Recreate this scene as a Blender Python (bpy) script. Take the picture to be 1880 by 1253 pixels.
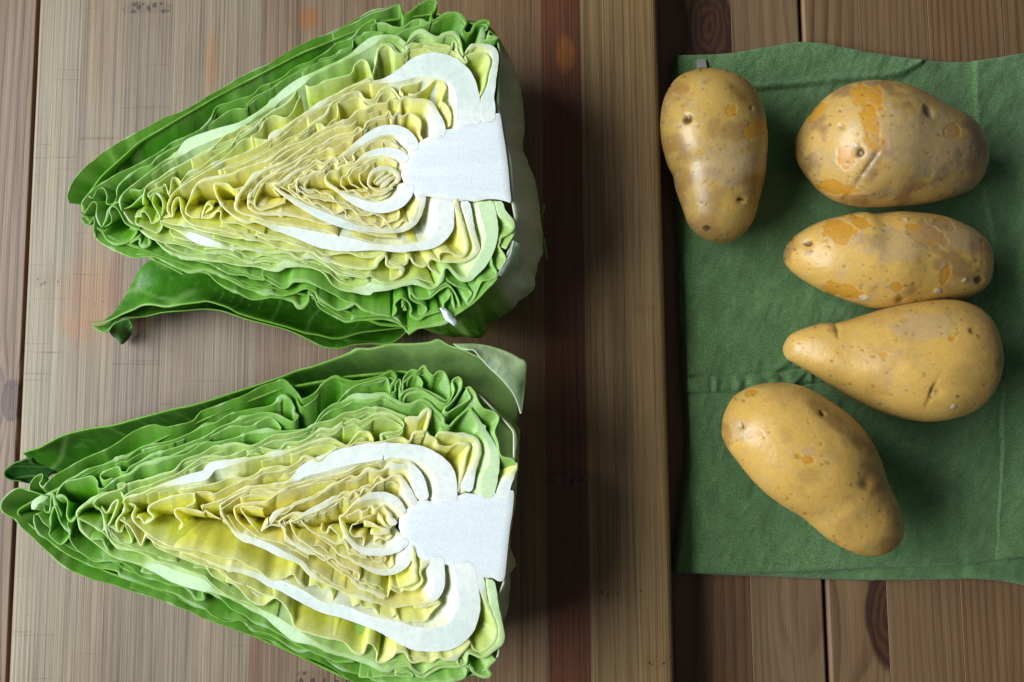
import bpy, math
import numpy as np
from mathutils import Matrix, Vector

for o in list(bpy.data.objects): bpy.data.objects.remove(o)
S = bpy.context.scene
C = S.collection
rad = math.radians

# ---------------------------------------------------------------- camera
F = 1358.0                       # focal length in photo pixels (1880 wide)
ZT, ZB, ZC = 0.0, 0.024, 0.082   # table top, board top, cut plane of the cabbages (metres)
ROT = Matrix.Rotation(rad(-0.48), 3, 'Z') @ Matrix.Rotation(rad(4.7), 3, 'X')
CAM = Vector((0, 0, ZB)) + ROT @ Vector((0, 0, 0.38))
cam = bpy.data.cameras.new('camera'); co = bpy.data.objects.new('camera', cam); C.objects.link(co)
co.matrix_world = Matrix.Translation(CAM) @ ROT.to_4x4()
cam.sensor_width = 36; cam.lens = 36 * F / 1880; cam.clip_start = 0.01; cam.clip_end = 50
S.camera = co
S.view_settings.view_transform = 'Standard'; S.view_settings.look = 'None'
S.view_settings.exposure = 0; S.view_settings.gamma = 1
S.cycles.max_bounces = 8; S.cycles.diffuse_bounces = 5

# ---------------------------------------------------------------- light: one big window on the left, dim room
world = bpy.data.worlds.new('World'); S.world = world; world.use_nodes = True
bg = world.node_tree.nodes['Background']
bg.inputs[0].default_value = (0.80, 0.90, 1.0, 1); bg.inputs[1].default_value = 0.09
def area(name, loc, target, sx, sy, power, col):
    l = bpy.data.lights.new(name, 'AREA'); l.shape = 'RECTANGLE'; l.size = sx; l.size_y = sy
    l.energy = power; l.color = col
    o = bpy.data.objects.new(name, l); C.objects.link(o); o.location = loc
    o.rotation_euler = (Vector(target) - Vector(loc)).to_track_quat('-Z', 'Y').to_euler()
    return o
area('window_light', (-1.42, 0.06, 1.00), (-0.02, 0.0, 0.05), 1.75, 0.85, 67.0, (0.93, 0.97, 1.0))

# ---------------------------------------------------------------- helpers
Rn = np.array(ROT); Cn = np.array(CAM)
def W(px, py, z):
    """world x,y of the point on the horizontal plane z that shows at photo pixel px,py"""
    px = np.asarray(px, float); py = np.asarray(py, float)
    d = np.stack([(px - 940) / F, -(py - 626.5) / F, -np.ones_like(px)], -1) @ Rn.T
    t = (z - Cn[2]) / d[..., 2]
    return np.stack([Cn[0] + d[..., 0] * t, Cn[1] + d[..., 1] * t], -1)
def PX(P):
    q = (np.asarray(P) - Cn) @ Rn
    return 940 - F * q[..., 0] / q[..., 2], 626.5 + F * q[..., 1] / q[..., 2]

def hash3(ix, iy, iz, seed):
    h = (ix.astype(np.int64) * 374761393 + iy.astype(np.int64) * 668265263 + iz.astype(np.int64) * 2147483647 + seed * 1274126177) & 0xffffffff
    h = ((h ^ (h >> 13)) * 1274126177) & 0xffffffff
    h = h ^ (h >> 16)
    return (h & 0xffff) / 32767.5 - 1
def noise(x, y=0.0, z=0.0, seed=0, oct=1):
    x, y, z = np.broadcast_arrays(np.asarray(x, float), np.asarray(y, float), np.asarray(z, float))
    out = np.zeros(x.shape); amp = 1.0; tot = 0
    for o in range(oct):
        fx, fy, fz = np.floor(x), np.floor(y), np.floor(z)
        ux, uy, uz = x - fx, y - fy, z - fz
        ux, uy, uz = [u * u * (3 - 2 * u) for u in (ux, uy, uz)]
        r = 0
        for dx in (0, 1):
            for dy in (0, 1):
                for dz in (0, 1):
                    w = (ux if dx else 1 - ux) * (uy if dy else 1 - uy) * (uz if dz else 1 - uz)
                    r = r + w * hash3(fx + dx, fy + dy, fz + dz, seed + o * 17)
        out += amp * r; tot += amp; amp *= .5; x = x * 2.03; y = y * 2.03; z = z * 2.03
    return out / tot
def sstep(a, b, x):
    t = np.clip((x - a) / (b - a), 0, 1); return t * t * (3 - 2 * t)
def mixc(a, b, f):
    f = np.asarray(f)[..., None]; return np.asarray(a) * (1 - f) + np.asarray(b) * f

def mesh(name, V, Q, mat, col=None, smooth=True, parent=None, tris=None):
    """one mesh object from numpy arrays: vertices, quads (and triangles), per-vertex colour"""
    me = bpy.data.meshes.new(name)
    V = np.asarray(V, np.float32); Q = np.asarray(Q, np.int32).reshape(-1, 4)
    T = np.zeros((0, 3), np.int32) if tris is None else np.asarray(tris, np.int32).reshape(-1, 3)
    me.vertices.add(len(V)); me.vertices.foreach_set('co', V.ravel())
    loops = np.concatenate([Q.ravel(), T.ravel()]); me.loops.add(len(loops)); me.loops.foreach_set('vertex_index', loops)
    n = len(Q) + len(T); me.polygons.add(n)
    st = np.concatenate([np.arange(len(Q)) * 4, len(Q) * 4 + np.arange(len(T)) * 3]).astype(np.int32)
    tot = np.concatenate([np.full(len(Q), 4), np.full(len(T), 3)]).astype(np.int32)
    me.polygons.foreach_set('loop_start', st); me.polygons.foreach_set('loop_total', tot)
    me.polygons.foreach_set('use_smooth', np.full(n, smooth))
    me.update(); me.validate()
    if col is not None:
        at = me.color_attributes.new('tint', 'FLOAT_COLOR', 'POINT')
        col = np.asarray(col); cc = np.ones((len(V), 4), np.float32); cc[:, :col.shape[1]] = np.clip(col, 0, 1); at.data.foreach_set('color', cc.ravel())
    me.materials.append(mat)
    o = bpy.data.objects.new(name, me); C.objects.link(o)
    if parent: o.parent = parent; o.matrix_parent_inverse = Matrix.Translation(-parent.location)
    return o
def gridq(nr, nc, off=0, flip=False, wrap=False):
    i, j = np.meshgrid(np.arange(nr - 1), np.arange(nc if wrap else nc - 1), indexing='ij')
    a = off + i * nc + j; b = off + i * nc + (j + 1) % nc; c = b + nc; d = a + nc
    q = np.stack([a, b, c, d] if not flip else [a, d, c, b], -1).reshape(-1, 4)
    return q
def thing(name, label, cat, loc, group=None):
    o = bpy.data.objects.new(name, None); C.objects.link(o); o.location = loc; o.empty_display_size = 0.02
    o['label'] = label; o['category'] = cat
    if group: o['group'] = group
    return o
def tag(o, label, cat, group=None):
    o['label'] = label; o['category'] = cat
    if group: o['group'] = group
    return o
def cr(P, ds):
    """Catmull-Rom through the rows of P (first two columns x,y), resampled about every ds"""
    P = np.asarray(P, float)
    A = np.vstack([2 * P[0] - P[1], P, 2 * P[-1] - P[-2]]); out = []
    for i in range(1, len(A) - 2):
        p0, p1, p2, p3 = A[i - 1:i + 3]
        n = max(2, int(np.linalg.norm(p2[:2] - p1[:2]) / ds * 1.5) + 1)
        t = np.linspace(0, 1, n, endpoint=False)[:, None]
        out.append(.5 * (2 * p1 + (p2 - p0) * t + (2 * p0 - 5 * p1 + 4 * p2 - p3) * t * t + (3 * p1 - p0 - 3 * p2 + p3) * t ** 3))
    out = np.vstack(out + [A[-2:-1]])
    s = np.concatenate([[0], np.cumsum(np.linalg.norm(np.diff(out[:, :2], axis=0), axis=1))])
    n = max(4, int(s[-1] / ds)); u = np.linspace(0, s[-1], n)
    return np.stack([np.interp(u, s, out[:, k]) for k in range(P.shape[1])], -1), u
def polyd(X, Y, pts):
    """distance to a polyline and signed side"""
    best = np.full(X.shape, 1e9); side = np.zeros(X.shape); par = np.zeros(X.shape); L = 0
    for (ax, ay), (bx, by) in zip(pts[:-1], pts[1:]):
        dx, dy = bx - ax, by - ay; l = math.hypot(dx, dy)
        t = np.clip(((X - ax) * dx + (Y - ay) * dy) / (l * l), 0, 1)
        d = np.hypot(X - ax - t * dx, Y - ay - t * dy); m = d < best
        best = np.where(m, d, best); side = np.where(m, np.sign(dx * (Y - ay) - dy * (X - ax)), side); par = np.where(m, L + t * l, par); L += l
    return best, side, par

# ---------------------------------------------------------------- materials
def mat(name): 
    m = bpy.data.materials.new(name); m.use_nodes = True
    return m, m.node_tree.nodes, m.node_tree.links, m.node_tree.nodes['Principled BSDF']
def N(nt, t, **kw):
    n = nt.new(t)
    for k, v in kw.items():
        if k.startswith('i'): n.inputs[int(k[1:])].default_value = v
        else: setattr(n, k, v)
    return n
def math_(nt, lk, op, a, b=None, c=None, clamp=False):
    n = nt.new('ShaderNodeMath'); n.operation = op; n.use_clamp = clamp
    for i, v in enumerate((a, b, c)):
        if v is None: continue
        if isinstance(v, (int, float)): n.inputs[i].default_value = v
        else: lk.new(v, n.inputs[i])
    return n.outputs[0]
def mixrgb(nt, lk, f, a, b, mode='MIX'):
    n = nt.new('ShaderNodeMix'); n.data_type = 'RGBA'; n.blend_type = mode
    for i, v in ((0, f), (6, a), (7, b)):
        if isinstance(v, (int, float)): n.inputs[i].default_value = v
        elif isinstance(v, tuple): n.inputs[i].default_value = (*v, 1)
        else: lk.new(v, n.inputs[i])
    return n.outputs[2]
def coords(nt, lk, scale=(1, 1, 1), rot=(0, 0, 0), what='Object'):
    tc = nt.new('ShaderNodeTexCoord'); mp = nt.new('ShaderNodeMapping')
    mp.inputs['Scale'].default_value = scale; mp.inputs['Rotation'].default_value = rot
    lk.new(tc.outputs[what], mp.inputs[0]); return mp.outputs[0]
def noise_n(nt, lk, vec, scale=1, detail=2, rough=.5, dist=0):
    n = nt.new('ShaderNodeTexNoise'); n.inputs['Scale'].default_value = scale; n.inputs['Detail'].default_value = detail
    n.inputs['Roughness'].default_value = rough; n.inputs['Distortion'].default_value = dist
    lk.new(vec, n.inputs['Vector']); return n.outputs['Fac']
def ramp(nt, lk, f, stops):
    r = nt.new('ShaderNodeValToRGB'); e = r.color_ramp.elements
    while len(e) < len(stops): e.new(.5)
    for k, (p, c) in zip(e, stops): k.position = p; k.color = (*c, 1) if len(c) == 3 else c
    lk.new(f, r.inputs[0]); return r.outputs[0]
def bump(nt, lk, h, dist, strength=1):
    b = nt.new('ShaderNodeBump'); b.inputs['Distance'].default_value = dist; b.inputs['Strength'].default_value = strength
    lk.new(h, b.inputs['Height']); return b.outputs[0]
def tint(nt): 
    a = nt.new('ShaderNodeAttribute'); a.attribute_name = 'tint'; return a.outputs['Color']
def white(v): return (v, v, v)
# ---- cut-edge curves of every leaf: 5x crops, letter = crop origin; x,y,width in crop pixels
FR = dict(a=(110,200), b=(410,0), c=(410,200), d=(680,0), e=(680,200), f=(680,400), g=(410,400), h=(110,400),
          k=(0,810), l=(330,620), m=(330,810), n=(620,620), o=(620,810), p=(620,1003), q=(330,1003), r=(0,1003))
# (tone 0 heart .. 1 outer, ripple, curve)
UP = [
 (.97,.4,"a 85,865,10 65,800 100,690 200,560 300,470 430,370 560,290 690,220 830,150 960,80 1140,5 b 180,695 370,605 560,500 680,430 800,370 950,310 1080,250 1200,185 1350,100 1480,75 1610,35 1650,122,16 1720,95 1800,30 1860,8 d 530,0 600,8 600,60,18 560,115,25 572,185,28 640,155,32 695,120,34 790,115,36 860,165,36 885,210,30 855,268,26 885,305,30 930,290,34 960,220,32 1030,185,34 1085,190,22 1090,230,22 1032,258,30 1025,330,36 1000,400,36"),
 (.8,.3,"d 1000,395,36 1060,370,34 1120,365,30 1170,345,20 1110,335,24 1085,320,22 1092,282,16"),
 (.9,.4,"a 200,880,14 215,845 260,790 330,725 420,670 520,610 640,550 760,490 870,430 960,370 1030,310 1180,245 1290,190 1380,100 b -60,985 60,940 150,910 260,880 350,800 430,770 560,700 620,650 700,600 800,570 880,520 960,470 1050,400 1130,370 1190,340 1260,260 1330,210 1390,185,20 1395,215 1350,245"),
 (.82,.5,"a 520,800,18 520,750 545,690 620,620 730,545 830,515 890,450 990,385 1110,325 1230,250 b 40,1020,14 200,990 215,950 290,885 400,830 560,730 700,650 870,550 1000,510 1080,460 1180,420 1190,350 1260,330 1300,300 1400,290 1470,300 1380,318"),
 (.75,.5,"b 1395,215,16 1430,215 1500,225 1560,250 1650,250 1720,200 1800,178 1860,190 d 450,180,14 500,200 560,210 d 470,240 420,250 340,270 260,310 220,330"),
 (.62,.3,"a 570,940,14 550,860 575,790 640,725 700,680 830,580 960,480 1080,420,50 1140,370,90 1200,320,110 1350,260,100 1470,215,90 1620,165,70 b 220,1110,50 400,990,50 560,860,80 700,760,80 830,680,40 1000,600,36 1150,530,36 1260,450,70 1380,370,70 1480,335,36 1600,345,36 1680,400,20 1700,380,24 1760,310,50 d 480,290,56 540,320,40 620,350,40 700,310,40 770,310,40 820,370,30 840,450,20 855,510,15"),
 (.48,.4,"a 760,880,18 765,780 800,700 900,640 1000,570 1100,520 1200,465 1330,390 1450,330 1640,250 1800,150 b 300,1130,16 380,1070,24 450,1020 560,960 640,880 690,790,20 720,760,30"),
 (.46,.3,"b 750,780,16 790,800 860,790 930,750,26 1040,720,20 1170,680,16 1210,600 1280,550,25 1330,590,18 1365,710,18 1395,620 1420,450 1470,410 1540,410 1590,470 1650,500 1700,470 d 330,440,20 400,400,18 520,420 600,440 740,450 755,390 790,390 800,470 850,550 890,575 870,510"),
 (.46,.6,"d 20,700,14 60,560 70,470 130,410 190,430 230,480 310,490 350,440 420,420 520,400 600,400 700,415 745,440"),
 (.4,.5,"d 350,470,12 430,450 520,440 560,460 640,465 720,460 780,490 850,560"),
 (.4,.7,"b 250,1250,14 300,1230 340,1180 380,1110 470,1065 570,1085 640,1030 680,940 710,880"),
 (.42,.8,"a 940,720,14 960,690 1000,780 1030,640 1080,640 1120,690 1170,650 1250,600 1380,520 1500,450 c 200,270 400,285"),
 (.4,.8,"a 1100,690,12 1180,590 1290,540 1400,450 1550,350 c 170,200 260,180 320,140 370,80"),
 (.35,.8,"a 1200,465,12 1350,400 c 10,250 90,220 180,160 250,150 330,100"),
 (.28,.3,"a 940,1000,16 1010,985 985,930 1000,840 1060,750 1180,670 1290,600 1400,540 1500,480 c 130,430 300,350 410,290,20 440,250,50 540,190,40 640,110,25 720,60 850,-20,50 930,-70,50 b 1000,885,30 1200,780,28 1350,720,35 d 0,750,30 150,735,60 300,680,130 420,620,190 540,600,240 660,610,250 770,660,230 850,750,220 890,870,220 900,1000,230 900,1150,230"),
 (.3,1,"c 0,555,14 160,510 300,440 420,385 540,315 600,270 690,230 780,170 810,140,30 920,60 960,0 b 1000,950,14 1130,880 1240,845,20 1300,905 1380,910 1420,860 1460,815,30 1540,805,14 1590,860 1630,900 1650,870 1620,820 1680,780 1790,760 1810,740"),
 (.3,.9,"b 850,1140,14 900,1140 940,1165 1000,1110 1050,1080 1055,1000 1040,950"),
 (.3,.8,"d 350,855,14 400,865 470,830 540,780 600,740 640,745 690,790 660,890 655,930 700,960 740,1050 735,1150"),
 (.25,.7,"a 1290,1000,14 1200,990 1150,940 1180,850 1240,720 1310,660,36 1420,630,40 1590,590,25 c 150,560,24 300,510,20 420,470,36 500,410,18 600,340 740,290 880,210,22 1060,130,20 1150,95 1230,20,30 1290,10,14 b 1320,1000,14 1390,960,30 1500,945,14 d 170,915,30 210,905,20 260,925,20 330,890,26 400,910,22 500,920,36 560,960,50 600,1050,70 640,1150,90 640,1250,110"),
 (.22,.7,"c 1058,1175,14 1000,1140 850,1110 700,1085 480,1050 320,1010,16 180,960,22 115,905,30 130,820,30 200,720,36 300,610,44 420,550,30 560,490,24 650,420,16 760,340 880,260 1050,180 1180,150 1230,110"),
 (.2,1,"c 1600,1185,14 1450,1170 1250,1130 1150,1050 1060,1060 960,1060 800,1010,20 650,980,30 480,970,36 320,960,20 250,930,25 222,890 240,800 300,710 360,650 480,590 560,540 650,490 780,400 850,340,20 900,330 1000,270 1100,230 1200,210 1240,170 1290,190 1330,120 1420,80 1500,60 1520,20 1550,70 1600,30 1650,60 1710,30 1790,80 1810,140,18 1800,220 1830,280"),
 (.2,.8,"c 572,860,14 500,885 440,910 350,930 300,900 290,860 300,800 340,720 420,640 560,570 660,530 720,470 800,430 900,400 960,370,25 1010,370,14 1060,340 1120,300 1180,290 1200,250 1280,200"),
 (.16,.3,"c 1830,790,70 1825,860,60 1800,960,50 1740,1050,56 1640,1110,50 1500,1120,44 1350,1110,50 1200,1090,60 1050,1040,80 900,980,76 720,890,56 580,800,44 500,740,28 455,690,20 520,680,24 600,620,44 660,570,30 780,520,16 850,470 920,490 1000,450 1060,440,20 1150,380,40 1280,290,66 1420,210,90 1540,190,90 1640,220,110 1720,290,110 1760,380,100"),
 (.14,1.2,"c 1700,1040,14 1640,1020 1610,1070 1560,1090 1520,1060 1450,1090 1380,1060 1300,1060 1240,1020 1150,1000 1110,940 1050,960 960,930 880,880 800,850 700,800 620,750 600,700 650,670 740,600 790,570 860,570 950,510 1020,450 1060,490"),
 (.12,1.2,"c 1620,960,14 1600,1010 1520,1040 1460,1000 1400,960 1340,990 1240,980 1180,930 1100,900 1000,850 900,830 830,810 740,780,18 680,720,18 680,660 700,640 780,620 850,590 940,570"),
 (.12,1.2,"c 1330,960,14 1260,940 1190,900 1120,870 1040,850 980,800 900,770 800,750 755,710 780,650 830,600 900,570 1000,460"),
 (.12,1.2,"c 1100,430,12 1150,490 1200,470 1180,420 1240,360 1300,360 1350,310 1420,290 1500,290 1560,290 1620,350 1690,405"),
 (.12,.8,"c 1460,330,14 1470,300 1560,320 1620,350"),
 (.1,.3,"c 1710,690,110 1680,780,110 1620,850,120 1520,900,105 1400,910,95 1280,880,86 1150,820,58 1050,750,38 960,680,28 935,630,16 980,570 1050,560 1080,520 1160,510 1200,500,20 1290,440,46 1400,400,64 1520,390,76 1620,420,86 1690,480,80"),
 (.08,1.2,"c 1540,770,14 1500,800 1440,830 1360,830 1280,810 1200,770 1120,730 1070,690 1120,610 1180,550 1230,520"),
 (.08,1.2,"c 1520,760,12 1450,790 1380,790 1300,760 1230,720 1170,660 1180,600 1250,530 1300,500 1380,470 1450,450 1530,460 1600,500"),
 (.08,1.2,"c 1330,740,12 1290,700 1250,650 1240,600 1290,560 1340,510 1390,490"),
 (.06,.3,"c 1600,680,34 1610,620,36 1570,570,40 1500,540,46 1400,560,44 1345,620,30 1330,690,22 1380,740,20 1470,760,20 1560,730,24"),
 (.04,.2,"c 1580,620,20 1540,640,40 1480,690,50 1440,720,30"), (.04,.2,"c 1540,600,16 1500,620,30 1450,660,40 1400,690,24"), (.04,.2,"c 1490,580,14 1450,610,26 1410,640,26 1380,680,16"), (.04,.2,"c 1600,660,16 1560,690,34 1520,730,30"),
 # right top petiole
 (.4,.2,"d 870,495,24 900,450,30 960,415,34 1060,425,50 1130,465,66 1150,560,60 1130,680,66 1110,800,76 1080,900,120 1080,1000,140 1080,1120,140"),
 (.45,.2,"d 880,510,14 930,495 1000,490 1070,510 1100,570,24 1070,680,24 1045,800,24 1010,880,30"),
 # right bottom petioles
 (.25,.2,"e 440,870,30 460,830,40 430,930,44 390,1020,40 340,1090,36"),
 (.25,.2,"e 690,830,140 690,900,160 690,1000,160 f 690,80,150 640,170,130 560,240,90 420,270,70 250,285,70 60,270,60 g 1310,265,80 1080,240,140 900,210,140 700,150,100 540,110,60 350,50,34 c 290,1030,30 a 1720,1040,36 1600,985,30 1500,900,22 1440,800,20 1420,700,18 1470,685,18 1540,690,14 1600,740,14 1690,712,10"),
 (.3,.3,"e 790,830,50 795,880,40 810,950,40 850,1080,40 880,1200,40 f 890,280,36 860,350,30 790,350,25 740,320,22 660,315,22 630,350,20 640,395"),
 (.32,.3,"e 870,850,80 900,950,70 930,1100,60 f 960,200,50 980,290,50 940,350,46 850,395,36 740,405,26 640,400,26 560,370,36 525,420,24 560,480,20 640,520,20"),
 (.55,.3,"e 1060,850,150 1080,950,150 1110,1100,130 f 1110,200,110 1080,300,110 1030,400,100 960,490,90 900,560,56 830,560,46 770,510,46 720,455,30 680,470,28 660,550,25 620,620,25 560,650,20 480,620,40 400,590,56 300,610,46 180,640,50 0,650,80 g 1350,670,90 1250,670,60 1120,670,16 1010,620 930,520 850,470,24 720,440,36 580,430,60 480,480,46 300,450,20 150,440 0,410,18 h 1500,410,26 1300,380,36 1150,370,46 1000,310,24 920,250,18 880,215"),
 (.6,.3,"e 1180,850,70 1210,950,70 1290,1030,56 1310,1090,36 1260,1150,30 1200,1180,26 f 1190,230,20 1180,260,16 1230,340,14 1240,390 1180,480"),
 (.6,.5,"f 1320,150,16 1280,210 1240,290"),
 # lower layers
 (.36,.9,"h 920,30,14 1060,65 1200,80,22 1330,130,26 1480,160,14 1620,190 1700,190,25 g 200,200,18 300,210,14 400,240 500,280,14 650,300,30 800,310 900,370 1000,400 1100,440 1200,460 1300,470 1350,470 1400,450 1420,400 1490,350,30 1500,420 f 150,430 200,460 280,460,26 290,520 230,560 180,570,24"),
 (.38,.9,"h 1150,10,14 1250,70 1350,95,16 1500,110,22 1650,150,26 1800,160,26 g 300,150,16 420,190,22 550,210 700,260 850,320 950,340 1130,320 1250,350 1380,360 1460,340,20 1490,360 f 180,410,26 260,440,24 330,420 345,375 370,375 400,420 480,450 520,430"),
 (.45,.9,"h 940,60,14 1080,120,20 1180,160,66 1300,210,84 1450,250,56 1560,280,30 1700,290,36 1870,320,22 g 450,330 600,320,26 700,380 800,360 900,400 980,450 1080,520 1200,540,16 1300,560 f 0,545,14 80,590 180,610,14 300,590,14 420,560 500,580 580,600"),
 (.42,.9,"h 1010,120,16 1040,165 1110,190,22 1220,220"),
 (.5,.9,"a 580,940,18 640,1030 740,1110,26 h 820,170,36 920,210,18 1050,240,16 1200,280,14 1350,320,16 1520,320,22 1640,360,14 1730,410,22 1880,400,22 g 400,400,16 520,410,18 640,410,36 760,440,14 880,470 980,510 1080,590 1200,620,14 1340,590,26 1300,560"),
 (.8,.9,"h 920,260,14 960,300,14 1050,350 1160,390 1300,410 1420,440 1560,510,16 1700,530 1760,560 1880,570 g 350,540,14 440,590 520,640 590,640 640,580,24 700,580,46 780,590,36 880,640,14 1000,700 1130,770 1210,785,30 1290,850,30 1400,880,14 1540,910,24"),
 (.88,.9,"a 190,960,14 210,975 260,920 310,860 340,890 340,980 370,1060 390,1090,24"),
 (.88,.9,"a 190,1000,14 220,1050 260,1060 300,990 320,1020 310,1120 330,1190 h 310,120,14 340,190,18 430,250,20 540,310,24 680,355,14 800,360 900,370,16 1000,420 1100,470,24 1200,500,40 1340,480,32 1480,530,32 1600,590,26 1700,650,18 1800,670,24 1860,690,56 g 440,700,22 540,720,18 660,690 760,655,16 840,690,16 870,740,46 960,800,26 1050,850,20 1130,830,16 1200,790,30"),
 (.93,.5,"h 830,370,14 950,430 1070,490 1130,522"),
 (.92,.9,"h 1240,490,16 1350,510 1440,590 1560,660,32 1640,700,24 1760,750,14 1880,740 g 430,730,16 540,735,20 640,760,36 700,820,46 770,770,26 780,700,22 830,720,16 870,810 960,880 1060,930,16 1130,960,28 1250,940,18 1400,930 1500,935 1580,960,24 f 300,1010,20 350,1060,26"),
 (.85,.5,"f 0,880,16 120,895 200,905,20 240,850 220,800 250,760 290,735,24 350,780,16 380,850 370,890,24 440,930,34 500,900,24 600,870,16 640,860"),
 (.82,.3,"f 290,830,14 300,800 330,850 300,850"),
 (.8,.3,"f 445,900,16 500,875 515,835,14 480,800 400,770 360,720,26 375,690,24 430,740,18 540,740 620,680 700,630,18 750,650 800,740 830,850 790,860 770,820 745,690 715,740 670,790 680,860"),
 (.75,.3,"f 700,570,22 780,620,16 900,660 930,700 890,760 900,795 950,750 1000,630,16 1030,580,22 1100,570 1150,540,24 1160,500 1120,430 1110,360"),
 (.85,.3,"f 1165,560,24 1080,640,22 1000,730,20 910,810,18 790,890,20 700,960,26 600,985,40 500,1005,30 420,1020,24 350,1075,30"),
 # left crumples
 (.88,.6,"a 220,845,14 250,800 300,820 340,745 395,735 425,800 430,870 490,860 520,800"),
 (.85,.6,"a 390,1090,24 430,1010 450,930 500,870 545,850"),
 (.85,.6,"a 410,1090,14 470,1050 480,1000 460,940 490,900 530,930 570,1000 610,1060 700,1105,24 740,1110"),
 (.85,.6,"h 390,130,22 430,200 500,240 560,240 640,210 690,150 700,120 640,100"),
 (.82,.3,"h 640,240,24 700,200,24 735,195,26 735,250,26 800,262,28 830,230,22 810,190"),
 (.7,.5,"a 560,930,16 650,890 750,800 770,760"),
 (.7,.5,"a 640,740,14 690,740 740,750 780,720"),
 (.5,.4,"a 690,1000,14 720,990 760,990 740,960 780,950 830,1010 850,1050 920,1010 900,950 870,900 850,850 870,775 820,810 810,780 860,740 950,715"),
 (.5,.4,"a 690,1020,16 700,1060 760,1080 830,1110 890,1135 930,1090 920,1040 880,990"),
 (.45,.4,"a 930,1000,14 950,880 920,800 880,770"),
 (.36,.4,"a 1000,985,16 1040,990 1030,900 1060,830 1095,810 1110,860 1120,950 1160,1020 1230,1070 1350,1095,20 1500,1120 h 1600,150,18 1800,190"),
 (.3,.5,"a 1300,1010,14 1310,960 1350,880 1400,910 1330,960"),
 (.3,.5,"a 1300,1000,14 1380,1005 1450,940 1480,960 1470,1010 1520,1050 1640,1050 1760,1100 1880,1150"),
]
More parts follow.
